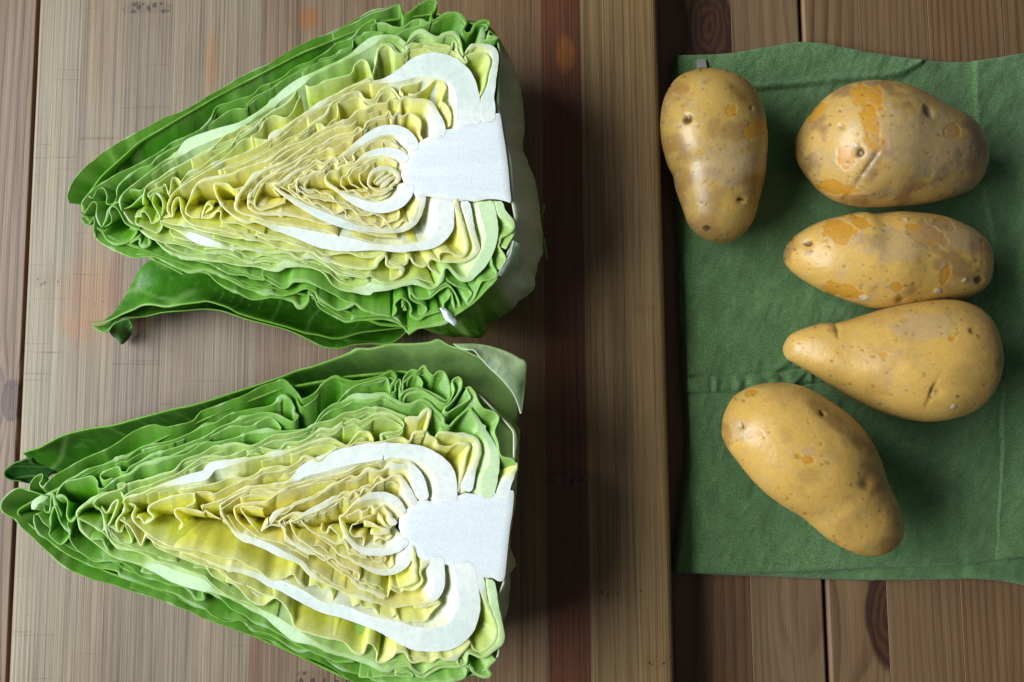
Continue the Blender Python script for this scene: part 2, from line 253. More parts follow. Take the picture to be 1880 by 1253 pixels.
LO = [
 (.97,.3,"k 440,505,12 300,465 180,435 90,480 20,560 30,650 140,715 220,810 330,910 430,1010 540,1110 660,1190 790,1240 r 880,310 1000,340 1160,395 1300,440 1460,485 1600,540 1720,590 1880,665 q 380,720 500,760 640,815 800,855 910,910,24 1080,1000,12 1250,1050 1400,1120 1530,1210 1650,1270 1800,1310"),
 (.93,.6,"k 310,680,14 310,760 350,850 430,910 520,980,24 600,1030,16 700,1090 850,1150 1000,1180,24 1080,1200 r 1110,270,24 1250,320 1420,380 1580,430 1720,510 1880,580,22 q 300,640,14 440,700 560,690,14 660,770,24 760,800 900,860 1000,930 1100,970 1200,960,14 1310,1010 1400,1080 1500,1130,22 1620,1170 1720,1190,22"),
 (.88,.6,"k 640,850,14 650,920 710,1000 800,1060 880,1105,14 960,1100 1050,1100 1160,1140 r 1300,280 1450,320 1560,350,18 1680,370 1760,430 1800,490,24 1880,490 q 215,440 230,420 380,480,16 480,580 600,640,14 680,700,22 800,740 950,830 1080,910 1250,990,14 1330,1010 1440,1060,22 1600,1060"),
 (.97,.4,"k 280,460,14 280,400 330,330 390,305 390,350 365,390 400,430 420,400 500,320 620,250 740,180 870,120 1000,70 1090,15 l -400,855,14 -240,800 -120,820 0,800 120,765 200,680 280,650 370,620 490,570 560,545 680,490 780,440 880,405 950,385,22 1010,430,14 1080,510 1130,570,18 1250,500 1310,430,20 1420,360,35 1500,380,20 1620,400 1780,370 n 400,350,18 490,312,34 540,370,26 500,440 480,510"),
 (.9,.4,"k 450,480,14 530,440 600,370 700,320,28 820,250,14 950,215,14 1060,170,36 1120,145,36 1180,140,16 1280,70,18 1400,30 1560,0 l 0,920,14 130,860 230,800,46 330,780,14 450,710 560,680 700,650 830,630,18 900,580,30 940,540,56 1010,570,24 1050,640,16 1045,690,24 1090,720"),
 (.82,.4,"n 0,590,14 100,490 200,430 340,390,22 440,370,22 470,420,16 480,500,20 530,490,18 530,430 570,380 580,440 565,470 590,515,24 600,450,16 610,370 680,300 740,310,18 790,265,28 830,310,18 880,350,16 920,310,20 970,310,22 1000,350,22 1030,450,26 1030,540,26 1000,580,18 960,560 850,500 770,460,14 780,420 740,360 680,350 640,400"),
 (.72,.3,"n 570,550,14 620,490 680,465 740,465 850,530 960,600,14 1010,600,14 1070,490 1055,400,18 1110,365,20 1140,410,20 1115,500,20 1040,600,16 980,655,22 1010,690,16 1090,640 1190,580 1220,550,16 1195,500 1185,475 1210,455 1260,510,16 1290,590 1340,655 1430,680,14 1480,740 1440,860 1470,960 1500,1085 1600,1120,20 1640,1170,26"),
 (.7,.3,"n 600,580,16 640,520,24 720,500,30 800,510,20 900,560 1000,620"),
 (.78,.6,"l 1090,725,14 1040,775 960,745 870,705 760,695 640,720,18 560,740,46 480,780,16 370,830 250,900 100,960 0,1000 k 1600,70,14 1470,110,16 1400,130,40 1300,190,16 1200,240 1165,290 1110,285 1090,240 1000,265 930,300 920,335 960,370 1040,340,20"),
 (.75,.6,"l 930,830,16 870,760 820,730 740,760 680,800,14 600,820 480,820,26 420,840,14 300,900 150,980 60,1020 k 1660,100 1500,160"),
 (.78,.4,"k 510,510,18 540,440 600,380 740,350,16 840,325,14 890,370 895,430 950,440,14 1030,380,14 1080,345,30 1200,300,30 1300,220,34 1400,200,50 1500,165,40 1700,120,14 l 220,970,14 320,960 430,940 530,920,16 640,880,26 750,860,50 820,850,56 900,860,20 1000,860,14 1180,840,26 1240,790,16 1300,700 1400,620 1500,590,24 1600,540,56 1700,540,60 n 350,533,48 430,520,44 500,560,40 600,610,36 680,615,36 760,575,36 830,590,26 900,660,22 970,730,30 975,790,26 1030,815,28 1100,740,22 1200,655,24 1235,680,34 1290,770,50 1340,870,60 1400,960,64 1440,1080,84 1430,1200,100 o 1400,330,150 1380,450,130 1380,520,120"),
 (.55,.8,"k 860,580,18 900,530 1000,480 1120,440 1160,400,16 1130,385 1080,410 1200,390,16 1280,370 1310,370,26 1450,320 1600,270,24 l 50,1125,14 210,1070 320,1000,14 400,1000,36 520,975 640,1000,24 700,980,14 850,900,16 1000,885,16 1130,860,14 1260,790 1400,750 1500,700 1620,680 1720,640 n 300,645 430,650,16 540,690 630,725"),
 (.5,.9,"k 930,510,14 1010,480 1100,460 1140,510,16 1160,490 1280,430 1400,390 1600,310 l 180,1110,14 280,1100,36 430,1090,14 560,1050 660,1000,24 760,1020,14 900,1030 980,970,22 1100,960 1200,910 1300,840,36 1400,845 1500,770 n 50,790,18 160,755 220,770 330,710 430,700,46 530,730,20 600,790,16 570,850 460,870,28 400,890,20 410,940,14"),
 (.4,.3,"k 1130,560,24 1160,520,22 1300,480,18 1400,440,20 1480,415,36 1600,380,60 1750,340,80 1880,310,90 m 300,235,84 450,200,66 620,165,40 760,140,30 870,115,60 950,100,46 1100,60,20 l 1200,970,14 1300,940,46 1400,930,20 1480,970,16 1540,990 1600,920 1660,865,28 1740,870,14 1780,935"),
 (.3,1,"m 0,450,14 120,430 250,400 380,370 500,335 600,340 720,290 760,255,36 900,230,14 1000,240 1100,190 1160,140,32 1270,180 1340,130 1440,60,16 n 100,1000,14 160,960 260,960 330,975,16 400,960 530,920 600,920 660,950 700,880,36 780,860,20 810,850 850,700,36 830,660,40 790,680 740,740 640,740,30 620,740"),
 (.3,.9,"n 810,850,36 840,900,24 900,930 930,990,16 1040,1000,16 1100,970,24 1180,975,36 1210,1000,30 1180,1080,30 1160,1180,30 o 1120,400,40 1100,470,40"),
 (.35,.3,"n 910,890,30 960,870,30 1100,890,34 1240,920,40 1290,970,44 1300,1060,40 1270,1150,50 1240,1230,60 o 1210,370,90 1180,460,110"),
 (.25,.8,"k 1640,820,14 1680,770 1620,690 1605,630,18 1680,610 1800,640 1880,660 m 240,640,14 380,720,12"),
 (.25,.9,"m 0,490,12 240,470 320,490 440,430 520,400 600,350 700,340 m 760,300 850,280 1000,260"),
 (.24,.3,"k 1870,580,14 m 190,600,12 260,580 390,540 500,480 600,430,36 720,410,18 900,390,18 980,380,24 1060,340,66 1150,270,110 1300,210,150 1500,150,160 1700,110,165 1880,80,160 o 430,85,140 600,90,130 740,110,136 860,170,150 960,260,170 1000,370,184 1000,480,190 990,560,200"),
 (.22,.6,"p 912,100,120 920,180,120 930,280,110 930,380,90 880,470,76 800,525,28 700,540,18 640,550,16 500,560,14 370,520,14 250,480,46 130,450,36 0,400,16 q 1220,270,46 m 1100,1120,46 920,1030,66 780,960,66 620,900,56 530,860,50 470,790,26 400,690,24 370,600,24 400,560,22 480,510,16 590,460,30 700,440,16 830,460 910,460 1000,420 1070,400 1200,360 1330,330 1480,300 1640,230 o 250,205,16 400,175,16 520,170,18 640,200,46 700,270,80 750,350,90 780,450,90 800,540,90"),
 (.2,.8,"m 1190,1085,14 1100,1020 960,950 850,920 720,880 600,800 520,720 495,625,24 540,590,20 640,570,20 780,560,14 850,520 920,470 1000,440"),
 (.2,.5,"m 740,850,12 680,780 600,680 560,610 630,600 700,605 770,620"),
 (.18,.6,"q 1880,480,40 1740,410,30 1640,370,40 1560,290,16 1400,180 1320,90,22 m 1200,1020,44 1060,950,50 980,910,30 965,860,20 930,790,14 840,770,14 780,800 742,850,18 780,790,24 840,720,46 900,650,54 980,620,28 1060,570,18 1180,520,18 1280,480,18 1400,400,36 1460,380,16 1560,330 1640,320 1720,260,46 o 310,270,44 400,270,16 470,225,56 540,230,56 640,250,44 700,330,60 740,420,76 770,520,80"),
 (.15,1.1,"m 1440,1060,14 1320,1090 1200,1020 1100,960 1040,940 990,880 960,800 920,740,18 1000,680 1060,660,24 1150,670,44 1260,620,56 1400,540,46 1480,490,18 1560,470 1640,450 1700,420 o 320,400,14 380,330 430,350,16 520,320,28 600,370,46 640,450,66 690,540,70 720,590,60"),
 (.13,1.2,"q 1590,270,14 1640,310 1640,250 1560,210 1480,170 1420,110 1300,70 m 1170,940,14 1100,890 1050,840 1010,750,16 1060,720 1150,690 1250,650 1330,600 1420,560 1500,500 1560,520 1600,470 1650,500 1700,440 1760,440 1800,400 1880,370"),
 (.12,1.2,"m 1720,1080,14 1640,1050 1550,1010 1500,930 1440,950 1360,910 1260,860 1170,800 1115,740 1140,690 1200,660 1300,640 1400,600 1480,540 1550,500"),
 (.1,1.2,"m 1300,760,14 1310,820 1360,850 1380,800 1440,860 1480,900 1540,890"),
 (.08,.3,"o 640,960,80 600,930,86 570,965,84 480,1010,66 350,1020,66 220,1000,56 120,920,40 50,800,36 20,700,20 60,670 130,600,16 200,545,40 320,500,56 430,500,66 530,550,70 590,620,60 620,660,50"),
 (.1,.6,"o 690,960,70 680,1010,80 650,1060,80 600,1140,76 500,1200,56 370,1200,46 250,1160,36 120,1090,26 0,1030,16 m 1380,960,12 1280,880"),
 (.08,1.3,"o 30,900,12 80,930 100,1000 170,1010 210,1060 290,1060 340,1110 420,1140 470,1160 520,1130"),
 (.08,1.2,"o 380,1070,14 440,1070 430,1110"),
 (.06,1.2,"o 80,690,12 150,660 200,640 230,660 290,600 340,630 400,600 450,640 500,680"),
 (.06,1.2,"o 220,1000,12 240,930 210,880 150,870 110,820 130,760 180,750 220,720 280,690 340,670"),
 (.05,.3,"o 490,800,24 440,770,20 400,700,16 370,660"), (.05,.3,"o 480,820,26 400,800,24 320,760,18 240,730"), (.05,.3,"o 480,840,26 400,850,30 300,850,26"), (.05,.8,"o 500,870,16 440,910 380,900 340,930 410,950"), (.05,.3,"o 540,760,60 490,720,50 470,660,24"),
 # bottom petioles
 (.3,.3,"p 690,10,40 700,60,40 705,120,30 720,180,30 710,250,40 720,310,40 660,350,20 560,380,14"),
 (.3,.5,"p 880,80,50 850,130,50 800,160,36 760,240,30 775,330,16 700,400,18 600,400,16 580,432 510,410 480,400 460,475 400,445 290,415 240,365 150,350 q 1560,290,14 1480,250"),
 (.28,.2,"p 1160,150,170 1165,220,180 1185,320,190 1200,450,200 1200,580,210 1150,720,220 1050,820,220 900,860,210 720,850,200 560,790,170 400,730,120 250,680,100 100,620,110 0,590,110 q 1300,560,86 1100,450,106 940,370,86 820,330,76 700,270,56 560,230,46 400,190,36 200,110,18 0,40,16 k 1480,970,16 1380,900,20 1340,870,14 1300,960,18 1270,920 1230,840 1180,770 1100,720"),
 (.35,1,"q 1180,370,14 1250,350 1300,390 1370,395 1400,440 1410,520 p 20,590,14 110,570 200,520 240,560 330,570,16 380,640,26"),
 (.3,.8,"p 380,640,20 480,650 540,620 590,690 700,680 800,690 860,610 940,520 820,560 700,570"),
 (.35,.9,"q 420,330,14 500,340 560,390 660,500,26 760,540,18 820,510 880,480 960,550 1020,640 1060,740,26 1200,800,22 1350,850,16 1500,880 1600,970,24 1680,990 1720,890,22 1780,900,16 1820,980 1810,1060 1880,1060 p 500,1020,14 540,970,30 620,970,30 680,1060,22 780,1060 860,1070,20 930,1020,30 1000,1040 1100,1010,30 1160,950,30 1220,880,22"),
 (.45,.3,"p 1240,240,30 1300,300,80 1330,400,60 1360,500,40 1400,600,36 1440,700,34 1460,800,34 1420,900,28 1320,970,20 1250,950,18 1220,880"),
 (.55,.3,"p 1400,310,70 1420,400,70 1440,520,66 1470,640,56 1500,760,46 1500,880,46 1420,960,40 1330,1020,34 1260,1000,24 1200,990,20 1180,1080,22 1120,1100 1100,1040,16 1140,960"),
 (.4,.2,"n 1645,1150,24 1640,1200,26 o 1625,270,30 1590,330,56 1555,390,84 1530,460,104 1520,530,110"),
 (.62,.4,"k 980,470,18 900,500,20 800,570,36 710,650,30 715,720,24 740,820,34 850,920,18 960,1010 1060,1070,18 1250,1120,26 r 1300,170,36 1450,210,86 1600,280,106 1850,360,106 q 300,410,46 420,450,36 520,500,30 650,570,40 800,630,66 920,720,86 1060,820,106 1200,880,56 1400,970,36 1600,1030,46 1760,1080,56 p 400,1130,46 480,1130,36 560,1110,26 650,1100,24 700,1160,24 780,1210,26 850,1170,24 950,1120,20 1080,1110,36 1180,1100,30 1190,1160,30 1100,1200,24"),
 (.7,.5,"p 190,1200,22 300,1200,18 420,1190 530,1200 560,1170 650,1160,18 690,1180 680,1200,18 580,1200 530,1170,14 600,1140 680,1160"),
 (.75,.4,"q 1720,1190,20 1800,1230 p 420,1240,22 560,1260 760,1250,30 900,1240,36 1050,1230,36 1160,1200,30 1190,1130,24"),
 (.7,.3,"p 1210,1100,22 1260,1170,28 1350,1200,34 1400,1180,34 1370,1130,34 1400,1080,40 1450,1040,40"),
 (.55,.9,"k 870,590,16 930,650 960,760,22 1000,880,16 1080,960,36 1200,1000,26 1350,1060,18 1460,1110,16 r 1600,180,16 1760,240 1880,280 q 300,350 430,440 520,480,14 640,530 760,580 900,650"),
 (.5,.9,"k 960,760,14 1030,800 1080,840,16 1070,740 1130,710,14 1150,780 1200,870 1210,940,18 1120,940 1060,880 1000,800"),
 (.48,.5,"k 930,600,14 970,660,24 1000,640 1040,570,20 1090,540,18 1060,640,22 1000,760,20 940,830"),
 (.42,.9,"k 1150,570,16 1140,650 1080,740 1090,830 1130,830"),
 (.38,.9,"k 1180,570,16 1240,600 1210,680 1230,740,20 1320,830 1440,910,18 1560,960 1700,1010 1880,1090 q 400,260 600,360 760,440 900,470,16"),
 (.34,.9,"k 1370,590,22 1360,650,30 1420,700,24 1330,760,18 1290,710 1250,700"),
 (.3,.8,"k 1370,600,26 1440,560,22 1600,510 1780,480,14 m 130,500,14 140,560,18 60,600"),
 (.42,.9,"k 1340,890,14 1380,900 1450,980,16 1600,1040 1750,1110 1880,1150 q 300,270 430,320 560,400"),
 (.3,.9,"q 0,80,14 200,160 380,230,14 460,300 600,360"),
 (.3,1,"k 1600,980,12 q 100,30 260,62,14 420,110 520,120 640,180 740,220 830,290,26 960,290,14 1040,260 1080,310,20 1120,350"),
 (.28,.9,"q 840,280,14 920,330 1000,360 1150,370"),
 (.86,.3,"k 320,680,14 350,670 400,750 460,805,16 450,860,14 520,930 570,950,16 620,900,18 640,850,16 560,750 530,660 500,600,22 470,690 465,790"),
 (.85,.4,"k 400,590,14 410,650 450,650 460,560 480,480,30 510,590 550,660 560,690"),
 (.8,.4,"k 510,510,30 580,510,16 620,560 610,680,18 650,740,24 700,700,24"),
 (.82,.4,"k 620,760,18 650,860"),
 (.75,.3,"k 480,470,40 420,510,40 330,560,70 300,630,50"),
 (.65,.4,"k 720,710,18 850,780 960,850 990,900"),
 (.72,.5,"k 830,900,14 940,900 970,960 1000,1010,24"),
]
# ================================================================ table of pine planks
def pine():
    m, nt, lk, b = mat('pine_wood')
    v = coords(nt, lk, (1400, 22, 20)); f = noise_n(nt, lk, v, 1, 3)
    v2 = coords(nt, lk, (60, 8, 8)); f2 = noise_n(nt, lk, v2, 1, 3)
    c = mixrgb(nt, lk, .55, tint(nt), ramp(nt, lk, f, [(.3, white(.55)), (.7, white(1.0))]), 'MULTIPLY')
    c = mixrgb(nt, lk, .5, c, ramp(nt, lk, f2, [(.3, (.75, .68, .6)), (.7, white(1))]), 'MULTIPLY')
    lk.new(c, b.inputs['Base Color']); b.inputs['Roughness'].default_value = .55
    lk.new(bump(nt, lk, f, .0003, .5), b.inputs['Normal'])
    return m
PINE = pine()
table = thing('wooden_table', 'pine table of knotty brown planks under the cutting board and the cloth', 'table', (0, 0, 0))
def plank(x0, x1, knots, seed, tone, dark, freq, rnd=(0, 0), ylim=(-.34, .34), z=0.0):
    g = .0003; nx = int((x1 - x0 - .0004) / .00042); ny = 400
    xs = np.linspace(x0 + .00004, x1 - .00004, nx); ys = np.linspace(*ylim, ny)
    X, Y = np.meshgrid(xs, ys)
    G = X * freq + 1.6 * noise(X * 18, Y * 2.2, seed=seed, oct=2) + .35 * noise(X * 60, Y * 9, seed=seed + 3)
    knotm = np.zeros_like(X); rings = np.zeros_like(X)
    for kx, ky, rx, ry, *nocore in knots:
        u, v = (X - kx) / rx, (Y - ky) / ry; r = np.sqrt(u * u + v * v) + .05 * noise(X * 200, Y * 120, seed=seed + 9)
        G = G + np.sign(u) * np.exp(-r * r / 4.0) * (1.6 * rx * freq) * np.minimum(1, np.abs(u) * 1.2)
        km = sstep(1.12, .92, r) * (0 if nocore else 1); knotm = np.maximum(knotm, km); rings = np.where(km > .01, r, rings)
    w = (G % 1.0); late = sstep(.35, .9, w) * sstep(1.0, .93, w)
    late = late * (.55 + .45 * noise(X * 30, Y * 3, seed=seed + 5))
    light = np.array(tone); dk = np.array(dark)
    col = mixc(light, dk, np.clip(late, 0, 1) * .85)
    col = col * (1 + .10 * noise(X * 400, Y * 14, seed=seed + 6, oct=2))[..., None]
    kc = mixc((.095, .038, .016), (.045, .016, .008), .5 + .5 * np.sin(rings * 26 + 5 * noise(X * 120, Y * 80, seed=seed, oct=3)))
    halo = knotm * sstep(.75, 1.05, rings)
    kc = mixc(kc, (.03, .010, .006), halo)
    col = mixc(col, kc, knotm)
    Z = np.full_like(X, z) + .00012 * noise(X * 300, Y * 20, seed=seed + 8)
    ed = np.minimum(X - x0 if rnd[0] else 9, x1 - X if rnd[1] else 9); Z = Z - .0016 * sstep(.0012, .0, ed)
    V = np.stack([X, Y, Z], -1).reshape(-1, 3); Q = gridq(ny, nx)
    # sides down
    n0 = len(V); L = np.stack([xs, np.full(nx, 0), np.zeros(nx)], -1)
    rim = np.concatenate([np.arange(nx), np.arange(1, ny) * nx + nx - 1, (ny - 1) * nx + np.arange(nx - 2, -1, -1), np.arange(ny - 2, -1, -1) * nx])
    low = V[rim].copy(); low[:, 2] = -.022
    k = len(rim); i = np.arange(k - 1)
    Q2 = np.stack([rim[i], n0 + i, n0 + i + 1, rim[i + 1]], -1)
    bot = np.array([[n0, n0 + nx - 1, n0 + nx + ny - 2, n0 + 2 * nx + ny - 3]])
    mesh('plank', np.vstack([V, low]), np.vstack([Q, Q2, bot[:, ::-1]]), PINE, np.vstack([col.reshape(-1, 3), col.reshape(-1, 3)[rim]]), parent=table)
def tx(px): return float(W(px, 626.5, ZT)[0])
def tp(px, py): return [float(q) for q in W(px, py, ZT)]
BR = (0.208, 0.120, 0.055); BD = (0.092, 0.038, 0.012)
K = lambda px, py, rx, ry, *q: (*tp(px, py), rx, ry, *q)
seams = [-330, -62, 42]
plank(tx(-250), tx(-62), [], 1, BR, BD, 210)
plank(tx(-60), tx(42), [K(22, 735, .006, .011)], 2, (0.206, 0.125, 0.065), (0.044, 0.017, 0.006), 190, (1, 1))
plank(tx(46), tx(170), [], 3, BR, BD, 180)
plank(tx(170), tx(700), [], 4, BR, BD, 180)
plank(tx(700), tx(1200), [], 5, BR, BD, 180)
plank(tx(1200), tx(1362), [K(1302, 55, .013, .028)], 6, (0.165, 0.081, 0.034), (0.024, 0.008, 0.003), 150)
plank(tx(1362), tx(1493), [K(1395, 1140, .012, .030, 1), K(1470, 1260, .006, .016, 1)], 7, (0.226, 0.143, 0.073), (0.074, 0.030, 0.010), 120, (0, 1))
plank(tx(1499), tx(1605), [K(1636, 1130, .013, .028)], 8, (0.226, 0.134, 0.065), (0.074, 0.031, 0.012), 150, (1, 0))
plank(tx(1605), tx(1737), [], 9, (0.220, 0.129, 0.062), (0.084, 0.039, 0.015), 260)
plank(tx(1737), tx(1880), [K(1880, 70, .004, .012)], 10, (0.220, 0.125, 0.058), (0.084, 0.037, 0.014), 230)
plank(tx(1880), tx(2100), [], 11, BR, BD, 180)

# ================================================================ bamboo cutting board
def bamboo(name, tone, red, seed):
    m, nt, lk, b = mat(name)
    o = seed * 7.3
    def vec(sx, sy):
        tc = nt.new('ShaderNodeTexCoord'); mp = nt.new('ShaderNodeMapping')
        mp.inputs['Scale'].default_value = (sx, sy, 3); mp.inputs['Location'].default_value = (o, o * 1.7, 0)
        lk.new(tc.outputs['Object'], mp.inputs[0]); return mp.outputs[0]
    fib = noise_n(nt, lk, vec(760, 3.5), 1, 5, .75)
    fib2 = noise_n(nt, lk, vec(1700, 12), 1, 3, .65)
    blot = noise_n(nt, lk, vec(26, 9), 1, 4, .6)
    wide = noise_n(nt, lk, vec(120, 1.6), 1, 2, .5)
    c = ramp(nt, lk, wide, [(.25, tuple(t * .80 for t in tone)), (.5, tone), (.8, tuple(min(1, t * 1.18) for t in tone))])
    c = mixrgb(nt, lk, ramp(nt, lk, blot, [(.42, white(0)), (.75, white(.55))]), c, red)
    # node marks, stains: boxes in world metres with ragged edges
    geo = nt.new('ShaderNodeNewGeometry'); sp = nt.new('ShaderNodeSeparateXYZ'); lk.new(geo.outputs['Position'], sp.inputs[0])
    tcg = nt.new('ShaderNodeTexCoord')
    rag = noise_n(nt, lk, vec(260, 130), 1, 4, .7)
    dots = nt.new('ShaderNodeTexVoronoi'); dots.inputs['Scale'].default_value = 1; lk.new(vec(330, 260), dots.inputs['Vector'])
    x, y = sp.outputs[0], sp.outputs[1]
    def box(px, py, hx, hy, soft, PW):
        cx, cy = [float(q) for q in W(px, py, ZB)]; hx *= .00028; hy *= .00028; soft *= .00028
        ex = math_(nt, lk, 'DIVIDE', math_(nt, lk, 'SUBTRACT', x, cx), hx)
        ey = math_(nt, lk, 'DIVIDE', math_(nt, lk, 'SUBTRACT', y, cy), hy)
        r = math_(nt, lk, 'SQRT', math_(nt, lk, 'ADD', math_(nt, lk, 'POWER', math_(nt, lk, 'ABSOLUTE', ex), PW), math_(nt, lk, 'POWER', math_(nt, lk, 'ABSOLUTE', ey), PW)))
        r = math_(nt, lk, 'ADD', r, math_(nt, lk, 'MULTIPLY', math_(nt, lk, 'SUBTRACT', rag, .5), 1.1))
        mr = nt.new('ShaderNodeMapRange'); mr.interpolation_type = 'SMOOTHSTEP'
        mr.inputs[1].default_value = 1 + soft; mr.inputs[2].default_value = 1 - soft; lk.new(r, mr.inputs[0])
        return mr.outputs[0]
    for (px, py, hx, hy, kind) in MARKS:
        s = box(px, py, hx, hy, {'node': 1200, 'orange': 1300}.get(kind, 2600), 4 if kind in ('node', 'dots') else 2)
        if kind == 'node':
            c = mixrgb(nt, lk, math_(nt, lk, 'MULTIPLY', s, .28), c, (.14, .07, .035), 'MIX')
            dd = math_(nt, lk, 'LESS_THAN', dots.outputs['Distance'], .42)
            c = mixrgb(nt, lk, math_(nt, lk, 'MULTIPLY', math_(nt, lk, 'MULTIPLY', s, dd), .8), c, (.02, .012, .008))
        elif kind == 'dots':
            dd = math_(nt, lk, 'LESS_THAN', dots.outputs['Distance'], .2)
            c = mixrgb(nt, lk, math_(nt, lk, 'MULTIPLY', s, .18), c, (.18, .09, .03))
            c = mixrgb(nt, lk, math_(nt, lk, 'MULTIPLY', math_(nt, lk, 'MULTIPLY', s, dd), .85), c, (.03, .018, .01))
        elif kind == 'orange':
            c = mixrgb(nt, lk, math_(nt, lk, 'MULTIPLY', s, .62), c, (.34, .11, .012), 'MIX')
        elif kind == 'faint':
            c = mixrgb(nt, lk, math_(nt, lk, 'MULTIPLY', s, .62), c, (.34, .15, .04), 'MIX')
        elif kind == 'red':
            c = mixrgb(nt, lk, math_(nt, lk, 'MULTIPLY', s, .5), c, (.17, .05, .018), 'MIX')
    dk = ramp(nt, lk, fib, [(.33, white(.20)), (.42, white(.50)), (.50, white(.86)), (.62, white(1.0)), (.8, white(1.15))])
    c = mixrgb(nt, lk, .78, c, dk, 'MULTIPLY')
    c = mixrgb(nt, lk, .55, c, ramp(nt, lk, fib2, [(.34, white(.35)), (.6, white(1.1))]), 'MULTIPLY')
    # knife scratches across the grain
    sc = nt.new('ShaderNodeMapping'); tc2 = nt.new('ShaderNodeTexCoord'); lk.new(tc2.outputs['Object'], sc.inputs[0])
    sc.inputs['Scale'].default_value = (9, 520, 1); sc.inputs['Rotation'].default_value = (0, 0, rad(4)); sc.inputs['Location'].default_value = (o, 2 * o, 0)
    scr = noise_n(nt, lk, sc.outputs[0], 1, 3, .7)
    scm = ramp(nt, lk, scr, [(.655, white(0)), (.70, white(1))])
    c = mixrgb(nt, lk, math_(nt, lk, 'MULTIPLY', scm, .09), c, (.06, .04, .03))
    lk.new(c, b.inputs['Base Color'])
    b.inputs['Roughness'].default_value = .50
    h = math_(nt, lk, 'ADD', fib, math_(nt, lk, 'MULTIPLY', scm, -.5))
    lk.new(bump(nt, lk, h, .00035, .6), b.inputs['Normal'])
    return m
MARKS = [(270, 15, 44, 11, 'node'), (85, 513, 34, 12, 'dots'), (170, 548, 42, 20, 'dots'), (1128, 1091, 52, 16, 'dots'), (1207, 1216, 26, 12, 'dots'), (1183, 568, 22, 8, 'dots'),
         (1040, 880, 40, 12, 'node'), (596, 1246, 48, 14, 'node'), (565, 33, 20, 24, 'orange'), (1037, 100, 17, 34, 'orange'), (172, 545, 58, 75, 'faint'), (145, 598, 32, 22, 'faint'),
         (212, 520, 9, 70, 'red'), (470, 1215, 10, 60, 'red'), (245, 590, 30, 24, 'faint'), (390, 120, 12, 60, 'faint')]
STRIPS = [(43, 130, (0.291, 0.235, 0.147), (0.246, 0.151, 0.074)), (130, 208, (0.272, 0.201, 0.116), (0.233, 0.128, 0.058)), (208, 298, (0.224, 0.167, 0.103), (0.173, 0.094, 0.044)), (298, 471, (0.266, 0.204, 0.128), (0.204, 0.120, 0.066)),
          (471, 640, (0.246, 0.161, 0.093), (0.175, 0.080, 0.038)), (640, 800, (0.241, 0.155, 0.085), (0.163, 0.075, 0.034)), (800, 1000, (0.231, 0.136, 0.062), (0.161, 0.066, 0.026)), (1000, 1075, (0.148, 0.047, 0.015), (0.109, 0.024, 0.006)), (1075, 1224, (0.282, 0.178, 0.075), (0.214, 0.107, 0.036))]
board = thing('cutting_board', 'bamboo cutting board of glued strips, stained, lying on the pine table', 'cutting board', (0, 0, ZT))
ye0, ye1 = float(W(940, 1420, ZB)[1]), float(W(940, -150, ZB)[1])
def strip(i, x0, x1, tone, red, first, last):
    h = ZB + (0.00004 if i % 2 else 0)
    n = 6; prof = []
    r = .0022 if first else .00005
    prof += [(x0 + r - r * math.cos(t), h - r + r * math.sin(t)) for t in np.linspace(0, math.pi / 2, n)]
    r = .0038 if last else .00005
    prof += [(x1 - r + r * math.sin(t), h - r + r * math.cos(t)) for t in np.linspace(0, math.pi / 2, n)]
    prof = [(x0, .0004)] + prof + [(x1, .0004)]
    ys = np.linspace(ye0, ye1, 40); k = len(prof)
    V = np.array([[p[0] + .0, y, p[1]] for y in ys for p in prof]); Q = gridq(40, k, wrap=True, flip=True)
    f = np.arange(1, k - 1); caps = np.vstack([np.stack([0 * f, f, f + 1], -1), np.stack([0 * f, f + 1, f], -1) + 39 * k])
    me = mesh('strip', V, Q, bamboo('bamboo_strip', tone, red, i + 1), smooth=False, parent=board, tris=caps)
    return me
for i, (a, b_, t, r_) in enumerate(STRIPS):
    strip(i, float(W(a, 626.5, ZB)[0]) + (.00001 if i else 0), float(W(b_, 626.5, ZB)[0]) - .00001, t, r_, i == 0, i == len(STRIPS) - 1)

# ================================================================ folded green cloth
def linen():
    m, nt, lk, b = mat('green_linen')
    v = coords(nt, lk, (1, 1, 1), (0, 0, rad(-52)))
    wv = nt.new('ShaderNodeTexWave'); wv.inputs['Scale'].default_value = 430; wv.inputs['Distortion'].default_value = 3.5; wv.inputs['Detail'].default_value = 2; wv.inputs['Detail Scale'].default_value = 2.2; lk.new(v, wv.inputs[0])
    v2 = coords(nt, lk, (1500, 1500, 60)); n1 = noise_n(nt, lk, v2, 1, 2, .6)
    v3 = coords(nt, lk, (70, 70, 20)); n2 = noise_n(nt, lk, v3, 1, 4, .6)
    thr = math_(nt, lk, 'ADD', math_(nt, lk, 'MULTIPLY', wv.outputs['Fac'], .55), math_(nt, lk, 'MULTIPLY', n1, .6))
    c = ramp(nt, lk, thr, [(.25, (.030, .080, .024)), (.55, (.098, .218, .074)), (.9, (.28, .45, .20))])
    c = mixrgb(nt, lk, .6, c, ramp(nt, lk, n2, [(.3, (.62, .72, .62)), (.7, white(1.0))]), 'MULTIPLY')
    lk.new(c, b.inputs['Base Color']); b.inputs['Roughness'].default_value = .9; b.inputs['Specular IOR Level'].default_value = .15
    b.inputs['Sheen Weight'].default_value = .15; b.inputs['Sheen Roughness'].default_value = .5
    lk.new(bump(nt, lk, thr, .0006, .8), b.inputs['Normal'])
    return m
LINEN = linen()
cloth = thing('folded_cloth', 'folded green linen cloth with a stitched hem lying on the table beside the board', 'cloth', (*tp(1560, 570), 0))
LEFT = [(1240, 98), (1238, 130), (1240, 250), (1246, 400), (1254, 560), (1258, 700), (1264, 800), (1262, 850), (1250, 960), (1237, 1056)]
